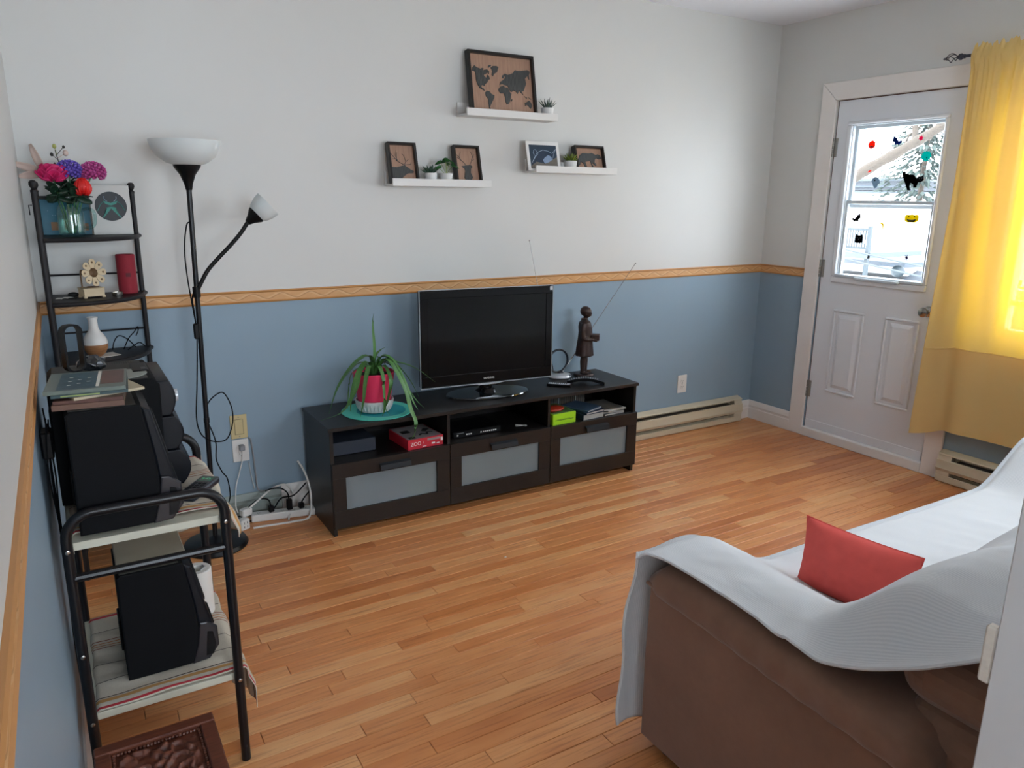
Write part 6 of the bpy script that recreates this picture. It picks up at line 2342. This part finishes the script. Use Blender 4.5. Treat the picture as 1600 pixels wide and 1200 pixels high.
# white roll and pale box on the lower shelf
r = thing('paper_roll', 'white cylindrical roll standing behind the lower speaker', 'roll', (.345, -1.325, ZB + .0095))
MB().lathe([(0, 0), (.043, 0), (.044, .003), (.044, .145), (.041, .148), (.022, .148), (.020, .144), (.020, .06), (0, .06)], 40).build('roll', 'whiteplastic', r)
MB().tube([(.010, -.020, .1485), (.026, -.004, .150), (.020, .012, .1488)], .0025, 6).build('loose_end', 'greyplastic', r)
tag(MB().box(0, .168, 0, .175, 0, .020, bev=.002).build('flat_box', 'melamine'), 'flat ivory box lying on top of the lower speaker', 'box', loc=(.128, -1.585, ZB + .0095 + .3092))
# dangling wires behind the stereo
b = MB()
rnd = random.Random(6)
for k in range(4):
    x = .016 + .006 * (k % 2)
    pts = [(x + rnd.uniform(-.006, .006), -1.52 + rnd.uniform(-.05, .05) + .02 * k, 1.0 - i * .13 + rnd.uniform(-.03, .03)) for i in range(7)]
    pts[-1] = (x, pts[-1][1], .21)
    b.tube(bez(pts, 5), .0020, 5)
tag(b.build('speaker_wires', 'softblack'), 'bundle of twisted black wires hanging between cart and left wall', 'cable')['kind'] = 'stuff'
r = thing('plug_adapter', 'black plug block on the left wall behind the stereo', 'plug', (.002, -1.47, .93))
MB().box(0, .026, -.03, .03, -.035, .035, bev=.004).build('block', 'blackplastic', r)
MB().box(.026, .030, -.02, .02, .0, .09, bev=.002).build('tab', 'blackplastic', r)

# carved wooden stool at the lower edge
MAT['rosewood'] = wood('reddish_carved_wood', '#4b2318', '#74402c', 0.4, (4, 30, 30), 0.2, 4)


def stool():
    x0, x1, y0, y1, zt = .030, .290, -2.170, -1.862, .300
    o = Vector((x0, y0, 0))
    r = thing('carved_stool', 'reddish carved wooden stool in front of the cart', 'stool', o)
    w, d = x1 - x0, y1 - y0
    b = MB()
    fr = .034
    for (p, q, s, t) in ((0, w, 0, fr), (0, w, d - fr, d), (0, fr, fr, d - fr), (w - fr, w, fr, d - fr)):
        b.box(p, q, s, t, zt - .022, zt, bev=.003)
    b.build('top_frame', 'rosewood', r)

    def relief(u, v):
        x, y = fr + (w - 2 * fr) * u, fr + (d - 2 * fr) * v
        e = min(u, 1 - u, v, 1 - v)
        h = .0
        if e > .07:
            p = Vector((x * 26, y * 26, 0))
            n1 = noise.noise(p)
            n2 = noise.noise(p * 2.3 + Vector((5, 1, 0)))
            h = .010 * max(0, math.sin(6 * n1 + 3 * v)) * (1 if n2 > -.25 else .3) + .003 * n2
        return (x, y, zt - .014 + h)
    b = MB().grid(relief, 90, 100)
    b.build('carved_panel', 'rosewood', r, ang=2)
    b = MB()
    b.box(fr - .001, w - fr + .001, fr - .001, d - fr + .001, zt - .024, zt - .0175)
    b.build('panel_base', 'rosewood', r)
    # bead moulding inside the frame
    b = MB()
    for i in range(24):
        t = fr + .006 + (w - 2 * fr - .012) * i / 23
        b.ell((t, fr + .004, zt - .010), .0042, 6, 4).ell((t, d - fr - .004, zt - .010), .0042, 6, 4)
    for i in range(28):
        t = fr + .006 + (d - 2 * fr - .012) * i / 27
        b.ell((fr + .004, t, zt - .010), .0042, 6, 4).ell((w - fr - .004, t, zt - .010), .0042, 6, 4)
    b.build('bead_moulding', 'rosewood', r)['kind'] = 'stuff'
    for (p, q, s, t) in ((.012, w - .012, .012, .028), (.012, w - .012, d - .028, d - .012), (.012, .028, .028, d - .028), (w - .028, w - .012, .028, d - .028)):
        MB().box(p, q, s, t, zt - .080, zt - .022, bev=.002).build('apron', 'rosewood', r)
    for x in (.026, w - .026):
        for y in (.026, d - .026):
            MB().lathe([(0, 0), (.014, 0), (.016, .02), (.012, .06), (.019, .14), (.017, .20), (.021, zt - .022), (0, zt - .022)], 14, c=(x, y, 0)).build('leg', 'rosewood', r)


stool()


# ------------------------------------------------------------------ sofa, throw and cushion
def suede():
    t = NT('brown_microsuede')
    v = t.coord('Object')
    n1 = t.noise(v, 5, 4, .6)
    n2 = t.noise(v, 60, 3)
    c = t.mix(n1, lin('#70503e'), lin('#a07860'))
    c = t.mix(t.math('MULTIPLY', n2, .25), c, lin('#6a4a39'))
    t.base(c)
    t.p.inputs['Roughness'].default_value = 0.9
    t.p.inputs['Sheen Weight'].default_value = 0.35
    t.p.inputs['Sheen Roughness'].default_value = 0.5
    t.bump(n2, .15, .002)
    return t.m


MAT['suede'] = suede()
SX0, SX1 = 1.378, 3.60
SF, SB = -2.215, -3.165


def seat_h(x, y):
    """height of the upholstery under the throw"""
    d = min(x - SX0, SX1 - x)
    arm = 1 - sstep(.14, .52, d)
    zs = .448 + .006 * math.sin((x - SX0) * 3) - .010 * sstep(-2.25, -2.45, y)
    za = .608 - .010 * (1 - sstep(0, .10, d)) + .006 * math.sin(y * 5)
    z = zs + (za - zs) * arm
    # back
    k = sstep(-2.52 - .12 * arm, -2.90, y)
    zb = .795 + .030 * sstep(1.8, 2.4, x)
    z = z + (zb - z) * k
    z -= .05 * sstep(-3.02, -3.17, y) * k
    # the end of the cloth falls over the side of the back: hem line
    t_ = max(0, -2.757 - y)
    hem = .604 + .25 * t_ + .95 * t_ * t_
    if z > hem:
        z -= (z - hem) * (1 - sstep(-.01, .13, d))
    return z


def sofa():
    root = thing('sofa', 'brown microsuede sofa with padded arms under a white throw', 'sofa', (SX0, SF, 0))
    O = Vector((SX0, SF, 0))

    def L(b):
        for v in b.bm.verts:
            v.co -= O
        return b
    # base and side panels
    L(MB().box(SX0 + .012, SX1 - .012, SB + .02, SF - .03, .045, .33, bev=.02, seg=2)).build('base', 'suede', root)
    for xa, xb in ((SX0, SX0 + .16), (SX1 - .16, SX1)):
        b = MB()
        pr = [(SF - .005, .040), (SF - .002, .30), (SF - .010, .525), (-2.60, .500), (-2.92, .490), (-3.05, .40), (SB + .02, .36), (SB + .02, .040)]
        b.prism([(xa, y, z) for y, z in pr], (xb - xa, 0, 0), bev=.012, seg=3)
        L(b).build('side_panel', 'suede', root, recalc=True, ang=.9)
    # padded arms: lofted roll that bulges over the panel
    for sgn, xo in ((1, SX0), (-1, SX1)):
        def AR(u, v):
            y = SF - .002 + (-3.02 - SF) * v
            a = 2 * PI * u
            fat = .88 + .12 * sstep(0, .15, v)
            wx = .150
            bulge = .012 + .022 * sstep(.35, .95, v)
            cx_ = xo + sgn * (.150 - bulge * .5)
            ct, st = math.cos(a), math.sin(a)
            px = cx_ + sgn * (wx + bulge * .5) * (abs(ct) ** .75) * (1 if ct > 0 else -1)
            hh = .064 * fat
            zc = .530 + .004 * math.sin(v * 9) - .012 * v
            pz = zc + hh * (abs(st) ** .75) * (1 if st > 0 else -1)
            end = (1 - sstep(.0, .05, v)) + sstep(.95, 1, v)
            pz = zc + (pz - zc) * (1 - .55 * end)
            px = cx_ + (px - cx_) * (1 - .12 * end)
            px += sgn * .004 * math.sin(v * 60 + 2 * math.sin(u * 9)) * (0.3 + v) * .5
            return (px, y, pz)
        b = MB().grid(AR, 44, 60, closeu=True)
        for v0 in (0, 60):
            ring = [v for v in b.bm.verts if abs(v.co.y - AR(0, v0 / 60)[1]) < 1e-5]
            bmesh.ops.contextual_create(b.bm, geom=[e for e in b.bm.edges if e.is_boundary and all(q in ring for q in e.verts)])
        L(b).build('arm_pad', 'suede', root, recalc=True, ang=1.5)
        xs = xo - sgn * .004
        L(MB().tube(bez([(xs, SF - .006, .527), (xs, -2.42, .512), (xs, -2.62, .500), (xs, -2.80, .494), (xs, -2.96, .478), (xs, -3.06, .44)], 8), .0055, 6)).build('piping', 'suede', root)
    # seat cushions
    n = 3
    xa, xb = SX0 + .40, SX1 - .40
    for i in range(n):
        p = xa + (xb - xa) * i / n
        q = xa + (xb - xa) * (i + 1) / n
        L(MB().box(p + .004, q - .004, -2.78, SF - .004, .31, .425, bev=.035, seg=4)).build('seat_cushion', 'suede', root)
    # back: three stacked puffs
    for za, zb, ya, yb in ((.13, .475, -3.155, -2.96), (.455, .620, -3.160, -2.90), (.590, .738, -3.150, -2.885)):
        L(MB().box(SX0 + .030, SX1 - .030, ya, yb, za, zb, bev=min(.088, (zb - za) * .49), seg=6)).build('back_puff', 'suede', root)
    for i in range(n):
        p = xa - .10 + (xb - xa + .20) * i / n
        q = xa - .10 + (xb - xa + .20) * (i + 1) / n
        L(MB().box(p + .004, q - .004, -2.95, -2.78, .42, .60, bev=.06, seg=4)).build('back_cushion', 'suede', root)
    for x in (SX0 + .06, SX1 - .06):
        for y in (SF - .07, SB + .08):
            L(MB().lathe([(0, 0), (.022, 0), (.028, .048), (0, .048)], 14, c=(x, y, 0))).build('foot', 'ink', root)


sofa()


def throw_mat():
    t = NT('white_ribbed_cotton')
    v = t.coord('Object')
    wv = t.n('ShaderNodeTexWave')
    wv.bands_direction = 'X'
    wv.inputs['Scale'].default_value = 58
    wv.inputs['Distortion'].default_value = 1.2
    wv.inputs['Detail'].default_value = 2
    wv.inputs['Detail Scale'].default_value = 3
    t.l(v, wv.inputs['Vector'])
    nz = t.noise(v, 300, 2)
    c = t.mix(wv.outputs['Fac'], lin('#d2d5d8'), lin('#dee0e2'))
    t.base(c)
    t.p.inputs['Roughness'].default_value = 0.95
    h = t.math('ADD', wv.outputs['Fac'], t.math('MULTIPLY', nz, .4))
    t.bump(h, .16, .002)
    return t.m


MAT['throw'] = throw_mat()


def throw():
    """one cloth over arm, seat and back, hanging down the front"""
    drop = .50
    ya = SF + .022
    yend = -3.17
    Lback = ya - yend
    nx, ns = 150, 170
    bm = bmesh.new()
    rows = []
    for i in range(nx + 1):
        u = i / nx
        row = []
        for j in range(ns + 1):
            s = (drop + Lback) * j / ns
            # hem line at the near (left) end: lies on the crest of the arm, falls a little over the back's side
            t = s - drop
            if t < 0:
                y = ya
                xe = SX0 - .020 - .022 * sstep(.0, -.5, t) - .008 * math.sin(t * 24)
            else:
                y = ya - t
                xe = SX0 - .006 - .014 * (1 - sstep(.0, .10, t)) + .012 * math.sin(y * 7)
            x = xe + (SX1 - .02 - xe) * (u ** 1.35)
            zt = seat_h(x, min(y, SF - .02)) + .014
            if t < 0:
                top = zt - .006
                z = top + t * (top - .060) / drop
                bulge = math.sin(PI * min(1, -t / drop))
                y = ya + .012 * bulge + .010 * math.sin(x * 24 + 1.0) * min(1, -t / .15) + .006 * math.sin(x * 51) * min(1, -t / .2) + .012 * (1 - (1 + t / drop)) - .0
            else:
                # round over the front edge
                e = 1 - sstep(0, .05, t)
                z = zt - .028 * e * e
                w1 = noise.noise(Vector((x * 6, y * 6, 1.3)))
                w2 = noise.noise(Vector((x * 15 + y * 6, y * 9, 4.2)))
                z += .007 * max(0, w1) + .005 * max(0, w2)
                # soft folds running off the back towards the seat
                k = sstep(-2.45, -2.75, y) * (1 - sstep(-2.95, -3.1, y))
                z += .012 * k * math.sin(x * 13 + y * 7)
                d = x - SX0
            row.append(bm.verts.new((x, y, z)))
        rows.append(row)
    for i in range(nx):
        for j in range(ns):
            bm.faces.new([rows[i][j], rows[i + 1][j], rows[i + 1][j + 1], rows[i][j + 1]])
    for f in bm.faces:
        f.smooth = True
    bmesh.ops.recalc_face_normals(bm, faces=bm.faces)
    edge = [v.co.copy() for v in rows[0]]
    me = bpy.data.meshes.new('throw_cloth')
    bm.to_mesh(me)
    bm.free()
    me.materials.append(MAT['throw'])
    root = thing('throw_blanket', 'white ribbed cotton throw spread over the sofa', 'throw', (0, 0, 0))
    o = bpy.data.objects.new('cloth', me)
    COL.objects.link(o)
    o.parent = root
    solidify(o, .0025, 0)
    MB().tube(edge, .0048, 6).build('hem', 'throw', root)


throw()


def cushion():
    MAT['coral'] = M('coral_cotton', '#ee625a', 0.85, var=.08, vscale=30, bump=.25, bscale=300)
    # upright rectangular cushion leaning in the corner; local x = length, z = height
    w, h, d = .33, .21, .058
    p0 = Vector((1.868, -2.508, .560))
    r = thing('cushion', 'coral red cushion leaning in the corner of the white sofa', 'cushion', p0)
    r.rotation_euler = (R(-5), R(0), R(-84))

    def P(u, v, s):
        a, b = u * 2 - 1, v * 2 - 1
        # pillow outline pinched at mid-sides, pointed corners
        px = a * (w / 2) * (1 - .055 * (1 - b * b) * a * a)
        pz = b * (h / 2) * (1 - .06 * (1 - a * a) * b * b)
        t = max(0, (1 - a ** 2)) ** .55 * max(0, (1 - b ** 2)) ** .55
        wr = .006 * noise.noise(Vector((px * 16, pz * 16, s * 3))) * t + .004 * noise.noise(Vector((px * 40, pz * 40, s * 5))) * t
        return (px, s * (d * t + wr), pz)
    b = MB()
    b.grid(lambda u, v: P(u, v, 1), 44, 32)
    b.grid(lambda u, v: P(u, v, -1), 44, 32)
    bmesh.ops.remove_doubles(b.bm, verts=b.bm.verts, dist=.0004)
    b.build('cover', 'coral', r, recalc=True, ang=1.6)
    pts = []
    for k in range(80):
        t = k / 20
        if t < 1:
            u, v = t, 0
        elif t < 2:
            u, v = 1, t - 1
        elif t < 3:
            u, v = 3 - t, 1
        else:
            u, v = 0, 4 - t
        pts.append(P(u, v, 0))
    MB().tube(pts, .0016, 5, closed=True).build('seam', 'coral', r)


cushion()
